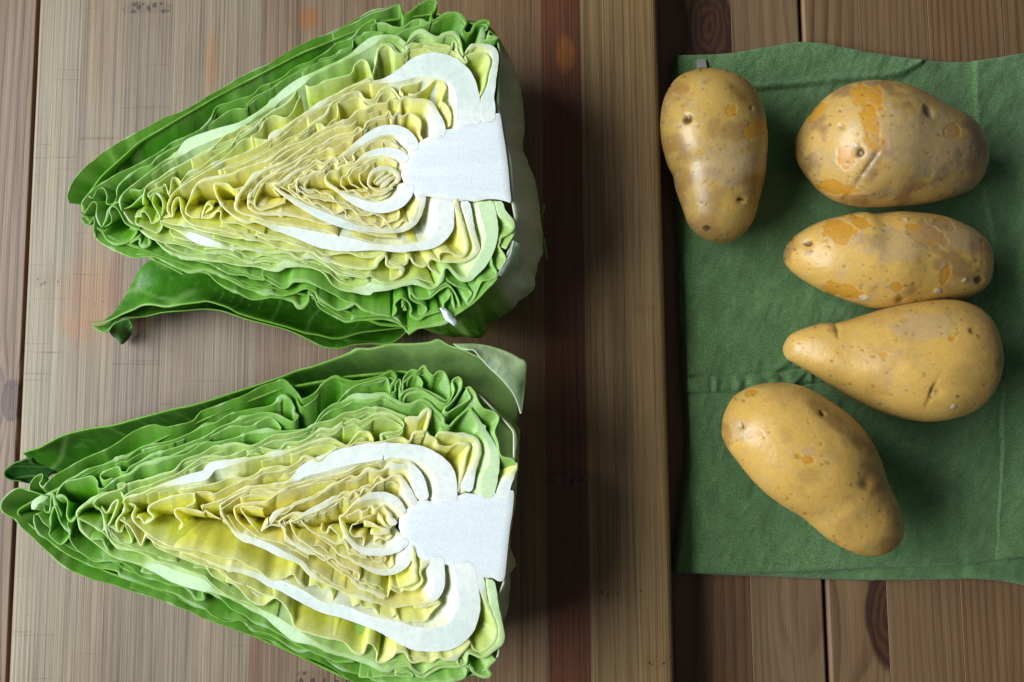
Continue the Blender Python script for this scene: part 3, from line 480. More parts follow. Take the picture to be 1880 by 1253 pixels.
TOP = [(1240, 98), (1300, 97), (1350, 94), (1400, 85), (1440, 78), (1470, 73), (1510, 76), (1560, 86), (1600, 93), (1690, 105), (1740, 107), (1790, 107), (1840, 100), (1880, 93), (2010, 85)]
BOT = [(1237, 1056), (1300, 1057), (1400, 1056), (1500, 1052), (1600, 1046), (1700, 1043), (1790, 1040), (1850, 1030), (1880, 1026), (2010, 1015)]
BOT2 = [(1244, 1054), (1300, 1057), (1400, 1060), (1500, 1065), (1600, 1068), (1700, 1067), (1790, 1065), (1840, 1068), (1880, 1076), (2010, 1100)]
def cloth_sheet(name, top, bot, left, z0, seed, feats, nx=420, ny=420):
    u = np.linspace(0, 1, nx); v = np.linspace(0, 1, ny)
    U, Vv = np.meshgrid(u, v)
    ty = np.interp(1240 + U * 770, *zip(*top)); by = np.interp(1240 + U * 770, *zip(*bot))
    Y0 = ty + (by - ty) * Vv
    xl = np.interp(Y0, [p[1] for p in left], [p[0] for p in left])
    X0 = xl + (2010 - xl) * U
    ty = np.interp(X0, *zip(*top)); by = np.interp(X0, *zip(*bot)); Y0 = ty + (by - ty) * Vv
    X0 = X0 + .9 * noise(Y0 * .06, seed=seed) * (1 - U) ** 30; 
    Y0 = Y0 + .8 * noise(X0 * .07, seed=seed + 1, oct=2) * (np.abs(Vv - .5) * 2) ** 20
    z = np.full(X0.shape, z0)
    z = z + .0012 * noise(X0 / 90, Y0 / 60, seed=seed + 2, oct=2) + .0005 * noise(X0 / 22 + Y0 / 60, Y0 / 30, seed=seed + 3, oct=2)
    z = z + .00022 * noise((X0 + Y0) / 9, (X0 - Y0) / 16, seed=seed + 4, oct=2)
    for f in feats: z = z + f(X0, Y0)
    e = np.minimum(np.minimum((X0 - xl), (Y0 - ty)), (by - Y0)) * .28e-3
    z = np.where(e < .0022, z0 * .25 + (z - z0 * .25) * np.sqrt(np.clip(1 - (1 - e / .0022) ** 2, 0, 1)), z)
    P = W(X0, Y0, z0)
    V = np.concatenate([P, z[..., None]], -1).reshape(-1, 3)
    rim = np.concatenate([np.arange(nx), np.arange(1, ny) * nx + nx - 1, (ny - 1) * nx + np.arange(nx - 2, -1, -1), np.arange(ny - 2, -1, -1) * nx])
    low = V[rim].copy(); low[:, 2] = max(.0006, z0 * .25 - .0012); k = len(rim); i = np.arange(k - 1); n0 = len(V)
    Q2 = np.stack([rim[i], rim[i + 1], n0 + i + 1, n0 + i], -1)
    bot_ = np.array([[n0, n0 + nx - 1, n0 + nx + ny - 2, n0 + 2 * nx + ny - 3]])
    return mesh(name, np.vstack([V, low]), np.vstack([gridq(ny, nx, flip=True), Q2]), LINEN, parent=cloth)
def ridge(pts, h, s):
    def f(X, Y):
        d, sd, _ = polyd(X, Y, pts); return h * np.exp(-(d / s) ** 2)
    return f
def step(pts, h, s, reach):
    def f(X, Y):
        d, sd, _ = polyd(X, Y, pts); return np.where(sd > 0, h * sstep(0, s, d), 0) * 1.0 * np.exp(-(d / reach) ** 2)
    return f
def hem(X, Y):
    c = [(1240, 708), (1340, 706), (1420, 700), (1480, 690), (1600, 680)]
    d, sd, par = polyd(X, Y, c)
    puck = .0007 * np.sin(par / 5.5 + 2 * noise(par / 20, seed=4)) * np.exp(-(d / 13) ** 2)
    return .0012 * sstep(15, 11, d) - .0016 * np.exp(-((d - 15) / 2.5) ** 2) + puck - .0005 * np.exp(-((d - 9) / 1.2) ** 2)
FE = [hem,
      step([(1795, 100), (1797, 180), (1800, 260), (1812, 350), (1826, 440), (1838, 560), (1848, 640), (1850, 720), (1845, 800)], -.0014, 7, 220),
      ridge([(1790, 105), (1792, 180), (1795, 260), (1807, 350), (1821, 440), (1833, 560), (1843, 640)], .0003, 9),
      step([(1370, 163), (1440, 158), (1500, 152), (1560, 146), (1620, 142), (1660, 134), (1690, 116)], -.0014, 5, 160),
      ridge([(1370, 160), (1440, 155), (1500, 149), (1560, 144), (1620, 139), (1660, 131), (1690, 113)], .0009, 5),
      ridge([(1240, 110), (1500, 92), (1700, 120)], .0016, 26),
      ridge([(1300, 1035), (1500, 1030), (1880, 985)], .0012, 30),
      ridge([(1410, 690), (1450, 660), (1475, 640)], .0012, 7), ridge([(1455, 705), (1480, 680)], .0011, 5),
      ridge([(1870, 300), (1850, 640), (1860, 900), (1830, 1000)], -.0010, 24)]
cloth_sheet('upper_layer', TOP, BOT, LEFT, .0070, 11, FE)
L2 = [(x + (-7 if 480 < y < 640 else (4 if y < 400 else 3)), y) for x, y in LEFT]; L2[0] = (1248, 104)
cloth_sheet('lower_layer', [(x, y + 5) for x, y in TOP], BOT2, L2, .0040, 23, [ridge([(1790, 1050), (1880, 1072)], .0020, 18)], 300, 300)
# small pale maker's tag sewn in at the top edge
mt, nt_, lk_, bt = mat('tag_fabric'); bt.inputs['Base Color'].default_value = (.24, .22, .20, 1); bt.inputs['Roughness'].default_value = .85
tl = W(np.array([1279, 1294, 1296, 1281]), np.array([112, 110, 127, 129]), .0080)
tv = np.vstack([np.c_[tl, np.full(4, .0060)], np.c_[tl, [.0094, .0092, .0098, .0100]]])
mesh('tag', tv, [[4, 7, 6, 5], [0, 1, 2, 3], [0, 4, 5, 1], [1, 5, 6, 2], [2, 6, 7, 3], [3, 7, 4, 0]], mt, smooth=False, parent=cloth)

# ================================================================ potatoes
def skin():
    m, nt, lk, b = mat('potato_skin')
    v = coords(nt, lk, (900, 900, 900)); n1 = noise_n(nt, lk, v, 1, 3, .6)
    v2 = coords(nt, lk, (130, 130, 130)); n2 = noise_n(nt, lk, v2, 1, 4, .6)
    c = mixrgb(nt, lk, .45, tint(nt), ramp(nt, lk, n1, [(.3, white(.68)), (.7, white(1.08))]), 'MULTIPLY')
    lk.new(c, b.inputs['Base Color'])
    lk.new(ramp(nt, lk, n2, [(.3, white(.30)), (.7, white(.46))]), b.inputs['Roughness'])
    b.inputs['Subsurface Weight'].default_value = .12; b.inputs['Subsurface Radius'].default_value = (.004, .002, .0008); b.inputs['Subsurface Scale'].default_value = 1
    h = math_(nt, lk, 'ADD', math_(nt, lk, 'MULTIPLY', n1, .5), n2)
    lk.new(bump(nt, lk, h, .00022, .5), b.inputs['Normal'])
    return m
SKIN = skin()
ZCL = .0078
def potato(label, out, squash, seed, base, patches, brown, eyes, spots=160, zoff=0.0):
    out = np.array(out, float); goal = out.copy()
    for it in range(3):             # fit the body so that its rim, seen from the camera, follows the traced rim
        px, py = PX(potato_body(out, squash, seed, zoff)[0])
        for k, v in ((0, px), (1, py)):
            sc = np.ptp(goal[:, k]) / (v.max() - v.min())
            out[:, k] = goal[:, k].min() + (out[:, k] - v.min()) * sc
    P, nrm, q, cen, n, k, s__ = potato_body(out, squash, seed, zoff)
    X = P[..., 0]; out = goal; span = np.ptp(out, axis=0)
    px, py = PX(P); vis = s__[None, :] > -.35
    return potato_skin(label, out, span, seed, base, patches, brown, eyes, spots, P, nrm, q, cen, n, k, X, px, py, vis)
def potato_body(out, squash, seed, zoff):
    span = np.ptp(out, axis=0); half = min(span) * .5 * .28e-3 * .97
    zm = ZCL + half * squash + zoff
    Pw = W(out[:, 0], out[:, 1], zm); cen = Pw.mean(0)
    u_, s_, vt = np.linalg.svd(Pw - cen); ax = vt[0]; 
    if ax[0] < 0: ax = -ax
    nr = np.array([-ax[1], ax[0]])
    closed, _ = cr(np.vstack([Pw, Pw[:3]]), .0006)
    A = (closed - cen) @ ax; Bc = (closed - cen) @ nr
    a0, a1 = A.min() , A.max()
    n = 230; k = 300
    phi = (np.arange(n) + .5) / n * math.pi
    st = .5 * (a0 + a1) - .5 * (a1 - a0) * np.cos(phi)
    up, lo = np.zeros(n), np.zeros(n)
    for i, s in enumerate(st):
        c = np.where((A[:-1] - s) * (A[1:] - s) <= 0)[0]
        f = (s - A[c]) / (A[c + 1] - A[c] + 1e-12); b_ = Bc[c] + f * (Bc[c + 1] - Bc[c])
        up[i], lo[i] = b_.max(), b_.min()
    # ends: smooth
    mid = .5 * (up + lo); hw = .5 * (up - lo)
    th = np.arange(k) / k * 2 * math.pi
    hz = np.minimum(hw, np.max(hw) * 1.0) * squash
    c_, s__ = np.cos(th), np.sin(th)
    Bq = mid[:, None] + hw[:, None] * c_; Zq = hz[:, None] * s__
    zc = zm - np.maximum(0, (hz.max() - hz) * .55)      # narrower ends sag towards the cloth
    X = cen[0] + ax[0] * st[:, None] + nr[0] * Bq; Y = cen[1] + ax[1] * st[:, None] + nr[1] * Bq
    Z = zc[:, None] + Zq
    P = np.stack([X, Y, Z], -1)
    # poles
    nrm = np.stack([ax[0] * -np.cos(phi)[:, None] * 1 + nr[0] * c_ * np.sin(phi)[:, None], ax[1] * -np.cos(phi)[:, None] + nr[1] * c_ * np.sin(phi)[:, None], s__ * np.sin(phi)[:, None] * np.ones_like(X)], -1)
    q = P * 1000
    P = P + nrm * (.0007 * noise(q[..., 0] / 17, q[..., 1] / 17, q[..., 2] / 17, seed, 1) + .00008 * noise(q[..., 0] / 3, q[..., 1] / 3, q[..., 2] / 3, seed + 1, 2))[..., None]
    return P, nrm, q, cen, n, k, s__
def potato_skin(label, out, span, seed, base, patches, brown, eyes, spots, P, nrm, q, cen, n, k, X, px, py, vis):
    col = mixc(base, np.array(base) * (1.12, 1.1, 1.15), .5 + .5 * noise(q[..., 0] / 9, q[..., 1] / 9, q[..., 2] / 9, seed + 2, 3))
    nb = noise(q[..., 0] / 11, q[..., 1] / 11, q[..., 2] / 11, seed + 3, 4)
    col = mixc(col, (.25, .145, .055), sstep(.0, .42, nb) * .65 * brown)
    ng = noise(q[..., 0] / 5, q[..., 1] / 5, q[..., 2] / 5, seed + 5, 4)
    col = mixc(col, (.36, .29, .20), sstep(.12, .42, ng) * .28 * brown)
    edge = noise(px / 14, py / 14, seed=seed + 6, oct=4)
    dep = np.zeros(X.shape)
    for (cx, cy, rx, ry, rot, kind) in patches:
        cr_, sr = math.cos(rad(rot)), math.sin(rad(rot)); dx, dy = px - cx, py - cy
        r = np.hypot((dx * cr_ + dy * sr) / rx, (-dx * sr + dy * cr_) / ry) + .55 * edge
        if kind == 'peel':
            f = sstep(1.07, .92, r) * vis; col = mixc(col, (.50, .245, .022), f * .92); dep -= .00020 * f
            rim_ = np.exp(-((r - 1.04) / .05) ** 2) * vis; col = mixc(col, (.46, .40, .30), rim_ * .25); dep += .00006 * rim_
        elif kind == 'brown':
            f = sstep(1.3, .5, r) * vis; col = mixc(col, (.24, .12, .030), f * .6)
        elif kind == 'dark':
            f = sstep(1.1, .5, r) * vis; col = mixc(col, (.07, .03, .012), f * .9); dep -= .0005 * f
        elif kind == 'grey':
            f = sstep(1.15, .8, r) * vis; col = mixc(col, (.36, .28, .19), f * .40); dep += .0001 * f
        elif kind == 'crease':
            f = np.exp(-r * r * 1.2) * vis; col = mixc(col, (.10, .045, .015), f * .8); dep -= .0011 * f
        elif kind == 'flake':
            f = sstep(1.02, .9, r) * vis; col = mixc(col, (.50, .43, .33), f); dep += .0004 * f
    rs = np.random.RandomState(seed)
    for i in range(spots):
        cx, cy = out[:, 0].min() + rs.rand() * span[0], out[:, 1].min() + rs.rand() * span[1]
        r0 = 1.1 + 1.9 * rs.rand() ** 2
        d = np.hypot((px - cx), (py - cy) * (1 + .5 * rs.rand())) / r0
        f = np.exp(-d * d) * vis
        if rs.rand() < .75: col = mixc(col, (.11, .06, .03), f * (.45 + .4 * rs.rand())); dep -= .00018 * f
        else: col = mixc(col, (.45, .36, .26), f * .6); dep += .00015 * f
    for (cx, cy, r0) in eyes:
        d = np.hypot(px - cx, py - cy) / r0; f = np.exp(-d * d) * vis
        dep -= .0010 * f; col = mixc(col, (.16, .08, .03), np.exp(-(d * 2.2) ** 2) * vis * .7)
    P = P + nrm * dep[..., None]
    P[..., 2] = np.maximum(P[..., 2], ZCL - .0012)
    V = P.reshape(-1, 3); m0 = P[0].mean(0); m1 = P[-1].mean(0); nv = len(V)
    V = np.vstack([V, m0, m1]); colv = np.vstack([col.reshape(-1, 3), col[0].mean(0), col[-1].mean(0)])
    j = np.arange(k); T = np.vstack([np.stack([np.full(k, nv), (j + 1) % k, j], -1), np.stack([np.full(k, nv + 1), (n - 1) * k + j, (n - 1) * k + (j + 1) % k], -1)])
    root = np.array([cen[0], cen[1], ZCL])
    o = mesh('potato', V - root, gridq(n, k, wrap=True), SKIN, colv, tris=T)
    o.location = root
    return tag(o, label, 'potato', 'potatoes on the green cloth')
TAN = (.53, .33, .075); TAN2 = (.48, .31, .085); OLV = (.42, .27, .06)
potato('dull brownish potato standing upright against the side of the cutting board',
  [(1290,125),(1340,135),(1380,165),(1400,210),(1410,265),(1407,320),(1400,370),(1390,410),(1370,437),(1335,447),(1300,442),(1270,420),(1255,390),(1240,350),(1235,325),(1222,300),(1212,260),(1213,220),(1222,180),(1245,145)],
  .80, 101, OLV, [(1343,203,11,12,20,'peel'),(1385,240,16,24,70,'peel'),(1252,163,14,12,0,'brown'),(1235,265,22,30,80,'brown'),(1250,330,24,26,40,'brown'),(1395,330,14,50,90,'brown'),(1352,170,30,10,40,'brown'),(1297,420,10,8,0,'dark'),(1361,368,10,4,0,'dark'),(1330,300,40,60,80,'grey'),(1262,220,9,12,30,'dark')], 1.0, [(1361,368,7),(1262,215,6),(1380,198,3)], 170, .004)
potato('large torn-skinned potato with wide orange peeled patches by the top fold of the cloth',
  [(1458,250),(1465,210),(1490,175),(1520,155),(1560,147),(1610,150),(1660,165),(1710,185),(1760,205),(1800,235),(1817,270),(1813,310),(1790,340),(1740,360),(1690,372),(1640,378),(1590,382),(1545,377),(1505,355),(1475,320),(1460,285)],
  .84, 102, TAN2, [(1590,180,38,24,30,'peel'),(1600,225,16,40,-12,'peel'),(1500,205,24,9,-50,'peel'),(1530,345,45,12,8,'peel'),(1553,285,16,24,0,'peel'),(1610,262,22,16,30,'peel'),(1752,243,18,16,0,'peel'),(1793,285,16,34,10,'brown'),(1705,205,6,16,-25,'dark'),(1790,240,22,10,40,'brown'),(1578,282,9,10,0,'dark'),(1590,310,5,36,35,'crease'),(1680,345,30,7,-20,'brown'),(1570,365,30,9,0,'brown'),(1700,260,90,60,20,'grey'),(1572,268,4,4,0,'flake')], 1.2, [(1704,206,8),(1577,280,8),(1545,233,5)], 220)
potato('slender potato with orange peeled patches lying between the other two on the right',
  [(1438,460),(1445,435),(1470,415),(1510,398),(1560,389),(1590,393),(1640,388),(1700,395),(1760,412),(1800,435),(1822,470),(1825,500),(1815,525),(1780,545),(1720,556),(1660,562),(1600,567),(1550,553),(1500,530),(1460,500),(1442,480)],
  .86, 103, TAN, [(1540,425,34,20,10,'peel'),(1580,408,22,10,20,'peel'),(1700,430,40,20,25,'peel'),(1730,410,20,12,20,'peel'),(1735,505,9,22,15,'peel'),(1545,535,42,13,12,'peel'),(1645,527,12,9,0,'peel'),(1482,448,12,5,0,'dark'),(1785,450,9,18,-10,'brown'),(1800,515,10,8,0,'dark'),(1452,440,10,16,30,'brown'),(1652,550,12,8,-30,'brown'),(1740,430,60,26,20,'grey'),(1650,450,60,30,0,'grey'),(1665,403,5,4,0,'flake'),(1722,534,7,5,-20,'flake'),(1588,547,9,4,0,'flake'),(1770,515,5,3,-40,'flake')], 1.1, [(1482,448,9),(1800,515,6),(1653,552,7)], 200)
potato('smooth pear shaped potato with a dark crease, its narrow end pointing left',
  [(1437,640),(1439,624),(1447,610),(1465,600),(1500,590),(1540,588),(1590,573),(1650,558),(1710,550),(1760,552),(1800,568),(1830,600),(1843,640),(1842,680),(1825,720),(1790,755),(1740,772),(1690,775),(1640,765),(1590,745),(1540,720),(1495,690),(1460,668),(1443,656)],
  .82, 104, TAN, [(1660,588,9,5,0,'peel'),(1748,622,7,6,0,'peel'),(1623,650,9,6,0,'peel'),(1468,630,4,3,0,'peel'),(1711,722,4,24,22,'crease'),(1534,604,3,15,-15,'crease'),(1530,715,40,7,25,'brown'),(1786,607,8,6,0,'brown'),(1833,666,8,14,0,'brown'),(1645,647,6,6,0,'grey'),(1750,747,5,3,-30,'flake'),(1700,600,60,24,0,'grey')], .45, [(1534,602,8),(1786,607,5),(1720,720,10)], 170, .002)
potato('bumpy elongated potato lying diagonally at the front corner of the cloth',
  [(1325,790),(1335,755),(1360,720),(1400,703),(1440,702),(1480,715),(1530,745),(1570,785),(1599,831),(1618,876),(1645,920),(1660,965),(1658,1000),(1635,1017),(1600,1022),(1560,1012),(1520,990),(1492,968),(1473,952),(1430,925),(1390,890),(1350,845),(1330,815)],
  .86, 105, TAN, [(1380,720,12,7,-10,'peel'),(1384,797,17,10,-15,'peel'),(1482,845,14,7,10,'peel'),(1465,840,9,6,0,'peel'),(1480,945,6,4,0,'peel'),(1360,790,20,22,30,'grey'),(1480,828,14,9,0,'grey'),(1520,765,50,14,42,'brown'),(1600,880,34,20,60,'brown'),(1632,1000,22,12,-25,'brown'),(1334,800,10,24,0,'brown'),(1510,758,8,3,40,'dark'),(1575,810,12,20,-30,'brown'),(1362,780,2,9,-20,'dark')], .5, [(1510,760,5),(1590,890,10),(1360,783,6)], 190)
# ================================================================ the two cut cabbage halves
def leafmat():
    m, nt, lk, b = mat('cabbage_leaf')
    v = coords(nt, lk, (420, 420, 420)); n1 = noise_n(nt, lk, v, 1, 3, .6)
    v2 = coords(nt, lk, (1500, 1500, 1500)); n2 = noise_n(nt, lk, v2, 1, 2, .6)
    c = mixrgb(nt, lk, .35, tint(nt), ramp(nt, lk, n1, [(.3, white(.72)), (.7, white(1.1))]), 'MULTIPLY')
    lk.new(c, b.inputs['Base Color'])
    lk.new(ramp(nt, lk, n2, [(.35, white(.20)), (.6, white(.42))]), b.inputs['Roughness']); b.inputs['Specular IOR Level'].default_value = .38
    b.inputs['Subsurface Weight'].default_value = .15; b.inputs['Subsurface Radius'].default_value = (.0015, .0015, .0006); b.inputs['Subsurface Scale'].default_value = 1
    tr = nt.new('ShaderNodeBsdfTranslucent'); lk.new(c, tr.inputs[0]); mx = nt.new('ShaderNodeMixShader'); at = nt.new('ShaderNodeAttribute'); at.attribute_name = 'tint'; lk.new(math_(nt, lk, 'MULTIPLY', at.outputs['Alpha'], .45), mx.inputs[0])
    lk.new(b.outputs[0], mx.inputs[1]); lk.new(tr.outputs[0], mx.inputs[2]); lk.new(mx.outputs[0], nt['Material Output'].inputs[0])
    lk.new(bump(nt, lk, math_(nt, lk, 'ADD', n1, math_(nt, lk, 'MULTIPLY', n2, .35)), .00016, .6), b.inputs['Normal'])
    return m
LEAF = leafmat()
def stemmat():
    m, nt, lk, b = mat('cabbage_stem')
    v = coords(nt, lk, (900, 900, 900)); n1 = noise_n(nt, lk, v, 1, 4, .65)
    v2 = coords(nt, lk, (90, 160, 90)); n2 = noise_n(nt, lk, v2, 1, 3, .6)
    c = mixrgb(nt, lk, .3, tint(nt), ramp(nt, lk, n2, [(.3, (.86, .9, .92)), (.7, white(1.0))]), 'MULTIPLY')
    c = mixrgb(nt, lk, .6, c, ramp(nt, lk, n1, [(.3, white(.93)), (.5, white(1)), (.7, white(1.06))]), 'MULTIPLY')
    lk.new(c, b.inputs['Base Color']); lk.new(ramp(nt, lk, n1, [(.4, white(.22)), (.65, white(.5))]), b.inputs['Roughness'])
    b.inputs['Subsurface Weight'].default_value = .3; b.inputs['Subsurface Radius'].default_value = (.004, .004, .003); b.inputs['Subsurface Scale'].default_value = 1
    lk.new(bump(nt, lk, n1, .00014, .6), b.inputs['Normal'])
    return m
STEM = stemmat()
TK = [0, .2, .4, .55, .75, .88, .97]
WALL = np.array([(.97, .91, .36), (.97, .89, .15), (.82, .88, .11), (.38, .64, .03), (.16, .49, .016), (.11, .42, .010), (.070, .33, .008)])
EDGE = np.array([(.96, .95, .74), (.96, .95, .60), (.90, .96, .52), (.74, .92, .40), (.50, .80, .24), (.38, .70, .14), (.28, .58, .08)])
WHT = np.array((.84, .89, .84)); WHG = np.array((.64, .84, .50)); RIB = np.array((.34, .62, .14))
def pal(T, t): return np.array([np.interp(t, TK, T[:, i]) for i in range(3)])
def parse(s):
    fr = None; pts = []; w = 14.0
    for tok in s.split():
        if tok in FR: fr = FR[tok]; continue
        q = [float(x) for x in tok.split(',')]
        if len(q) > 2: w = q[2]
        p = (fr[0] + q[0] / 5, fr[1] + q[1] / 5, w / 5)
        if pts and math.hypot(p[0] - pts[-1][0], p[1] - pts[-1][1]) < 1.0: continue
        pts.append(p)
    return np.array(pts)
MM = .0002373        # metres per photo pixel on the cut plane
def leaf(parent, spec, idx, ax0, ax1, slope, comp=None):
    t, rip, s = spec; ki = idx if comp is None else comp[3]
    p = parse(s); rs = np.random.RandomState(idx * 7 + 3)
    xy = W(p[:, 0], p[:, 1], ZC); P = np.c_[xy, p[:, 2] * MM]
    ds = .00062
    P, u = cr(P, ds); ua = u
    if comp is not None:        # a neighbouring layer lying just inside this one, over part of its length
        i0, i1 = int(comp[0] * len(P)), int(comp[1] * len(P)); P = P[i0:i1]
        if len(P) < 24: return None
        ua = u[i0:i1]; u = u[:len(P)]; P[:, 2] = np.minimum(P[:, 2], .00052)
    w = np.maximum(P[:, 2], .0004); P = P[:, :2]; n = len(P)
    w = np.convolve(np.pad(w, 4, mode='edge'), np.ones(9) / 9, 'valid')
    thick = sstep(.0012, .0040, w); w = w * (.86 + .14 * thick)
    T = np.gradient(P, axis=0); T /= np.linalg.norm(T, axis=1)[:, None] + 1e-12
    Nn = np.stack([-T[:, 1], T[:, 0]], -1)
    wl = .0026 if t < .2 else .0075
    endf = np.clip(np.minimum(u, u[-1] - u) / .004, 0, 1)
    r = ((.00062 if t < .2 else .00050) * noise(u / wl, idx * 3.1, seed=5) + .00013 * noise(u / (wl * .35), idx * 1.7, seed=6)) * rip * (1 - thick) * endf
    # veins met by the knife: pale knots on the cut edge, pale ribs running down the leaf
    vein = np.zeros(n)
    x = rs.rand() * .012
    while x < u[-1]:
        vein = np.maximum(vein, (.15 + .85 * rs.rand() ** 2) * np.exp(-((u - x) / (.0007 + .0016 * rs.rand())) ** 2)); x += .008 + .034 * rs.rand()
    vein *= (1 - thick)
    if t < .2: vein *= .3; w = w * (1 + .12 * (1 - thick))
    if t > .85:
        vein = np.maximum(vein, np.clip(noise(u / .0085, idx * 5.1, seed=33) * 2.2 - .75, 0, 1) * .9)
    w = w * (1 + (1.3 if t < .85 else .8) * vein) * (1 + .16 * (1 - .8 * thick) * noise(u / .0016, idx * 1.3, seed=8))
    w = w * (.55 + .45 * np.clip(np.minimum(u, u[-1] - u) / .0015, 0, 1))
    # walls lean towards the axis of the head
    d = ax1 - ax0; tt = np.clip(((P - ax0) @ d) / (d @ d), 0, 1); A = ax0 + tt[:, None] * d
    D = A - P; dist = np.linalg.norm(D, axis=1); dirA = D / (dist[:, None] + 1e-9)
    if comp is not None:
        ct = sstep(0, .006, np.minimum(u, u[-1] - u)); P = P + dirA * (ct * comp[2] * (1 + .5 * noise(u / .011, idx, seed=71)))[:, None]; rip = rip + .7
    # keep the lean direction smooth along the leaf
    for c in range(2): dirA[:, c] = np.convolve(np.pad(dirA[:, c], 12, mode='edge'), np.ones(25) / 25, 'valid')
    dep = min(.048, .012 + .9 * dist.max()) if t < .9 else .052
    nr = 9; rows = []
    zt = ZC - (.0005 + .0035 * (1 - ct) if comp is not None else 0) + 2e-6 * (idx % 40) * thick + (1 - thick) * (.00007 * ((idx * 37) % 11 - 5)) + .00020 * (1 - thick) * noise(u / .004, idx * 2.2, seed=9)
    k_ = slope * (1 + .35 * noise(ua / .011, ki * .7, seed=10))
    for j in range(nr):
        dd = dep * (j / (nr - 1)) ** 1.35
        sh = dist * (1 - np.exp(-k_ * dd / (dist + .002)))
        wob = .0010 * noise(ua / .013, dd / .010, ki * 1.9, seed=12) * sstep(0, .004, dd) + .00022 * noise(u / .0045, dd / .005, idx * 1.1, seed=13) * sstep(0, .003, dd) * rip
        Pj = P + dirA * sh[:, None] + Nn * (r * math.exp(-dd / .0030))[:, None] + Nn * wob[:, None] * (1 - .6 * thick[:, None])
        hw = .5 * w * (1 - .55 * thick * sstep(0, .02, dd)) * (1 - .3 * sstep(0, .01, dd))
        rows.append((Pj, hw, np.maximum(zt - dd, ZB + .0008)))
    V = []; col = []; al = []
    base = pal(WALL, t); ed = pal(EDGE, t)
    wt = WHT if t < .5 else WHG
    tone = 1 + .14 * noise(u / .012, idx * .9, seed=15)
    # cut face: 4 strips, slightly rounded at the rims
    P0, h0, z0 = rows[0]
    for f, dz in ((1, -.00016), (.55, 0), (-.55, 0), (-1, -.00016)):
        V.append(np.c_[P0 + Nn * (h0 * f)[:, None], z0 + dz * (1 - thick)])
        cf = np.clip(np.maximum(thick, vein * .85), 0, 1)
        cc = mixc(np.broadcast_to(ed, (n, 3)), np.broadcast_to(wt, (n, 3)), cf)
        wet = thick * (.35 + .65 * sstep(-.3, .4, noise(u / .018, idx * 1.3, seed=41))) * (1 if abs(f) < 1 else .35) * sstep(.024, .036, np.linalg.norm(P - (ax1 + np.array((.028, .004))), axis=1))
        cc = mixc(cc, np.array((.66, .79, .70)) if t < .5 else np.array((.50, .74, .42)), np.clip(wet, 0, 1) * .75)
        if abs(f) == 1: cc = mixc(cc, base * 1.0, .30 * (1 - thick))
        col.append(cc * (1 + .06 * noise(u / .002, f, seed=16))[:, None]); al.append(1 - thick)
    Q = [gridq(4, n)]
    off = 4 * n
    for side in (1, -1):
        V0 = off
        for j, (Pj, hw, z) in enumerate(rows):
            V.append(np.c_[Pj + Nn * (side * hw)[:, None], z - (.00016 * (1 - thick) if j == 0 else 0)])
            dd = dep * (j / (nr - 1)) ** 1.35
            mott = .5 + .5 * noise(u / .005, dd / .005, idx * .37, seed=17, oct=3)
            cc = mixc(base * .85, base * 1.2, mott) * tone[:, None]
            cc = mixc(cc, wt * np.array((.95, .97, .86)) if t < .7 else RIB * .4 + .6 * (WHG * thick[:, None] + RIB * (1 - thick[:, None])), np.clip(np.maximum(thick * .92, vein * (.60 if t < .85 else .85) * (1 - .4 * sstep(0, .02, dd))), 0, 1))
            rim = math.exp(-dd / .00045); cc = mixc(cc, ed, .6 * rim)
            col.append(cc); al.append(1 - .8 * thick)
        Q.append(gridq(nr, n, V0, flip=(side == -1)) if True else 0); off += nr * n
    # close the two ends
    V = np.vstack(V); col = np.c_[np.vstack(col), np.concatenate(al)]
    o1, o2 = 4 * n, 4 * n + nr * n
    e = []
    for end in (0, n - 1):
        for j in range(nr - 1):
            a, b_ = o1 + j * n + end, o1 + (j + 1) * n + end; c2, d2 = o2 + (j + 1) * n + end, o2 + j * n + end
            e.append([a, b_, c2, d2] if end == 0 else [a, d2, c2, b_])
    return mesh('leaf', V, np.vstack(Q + [np.array(e)]), LEAF, col, parent=parent)

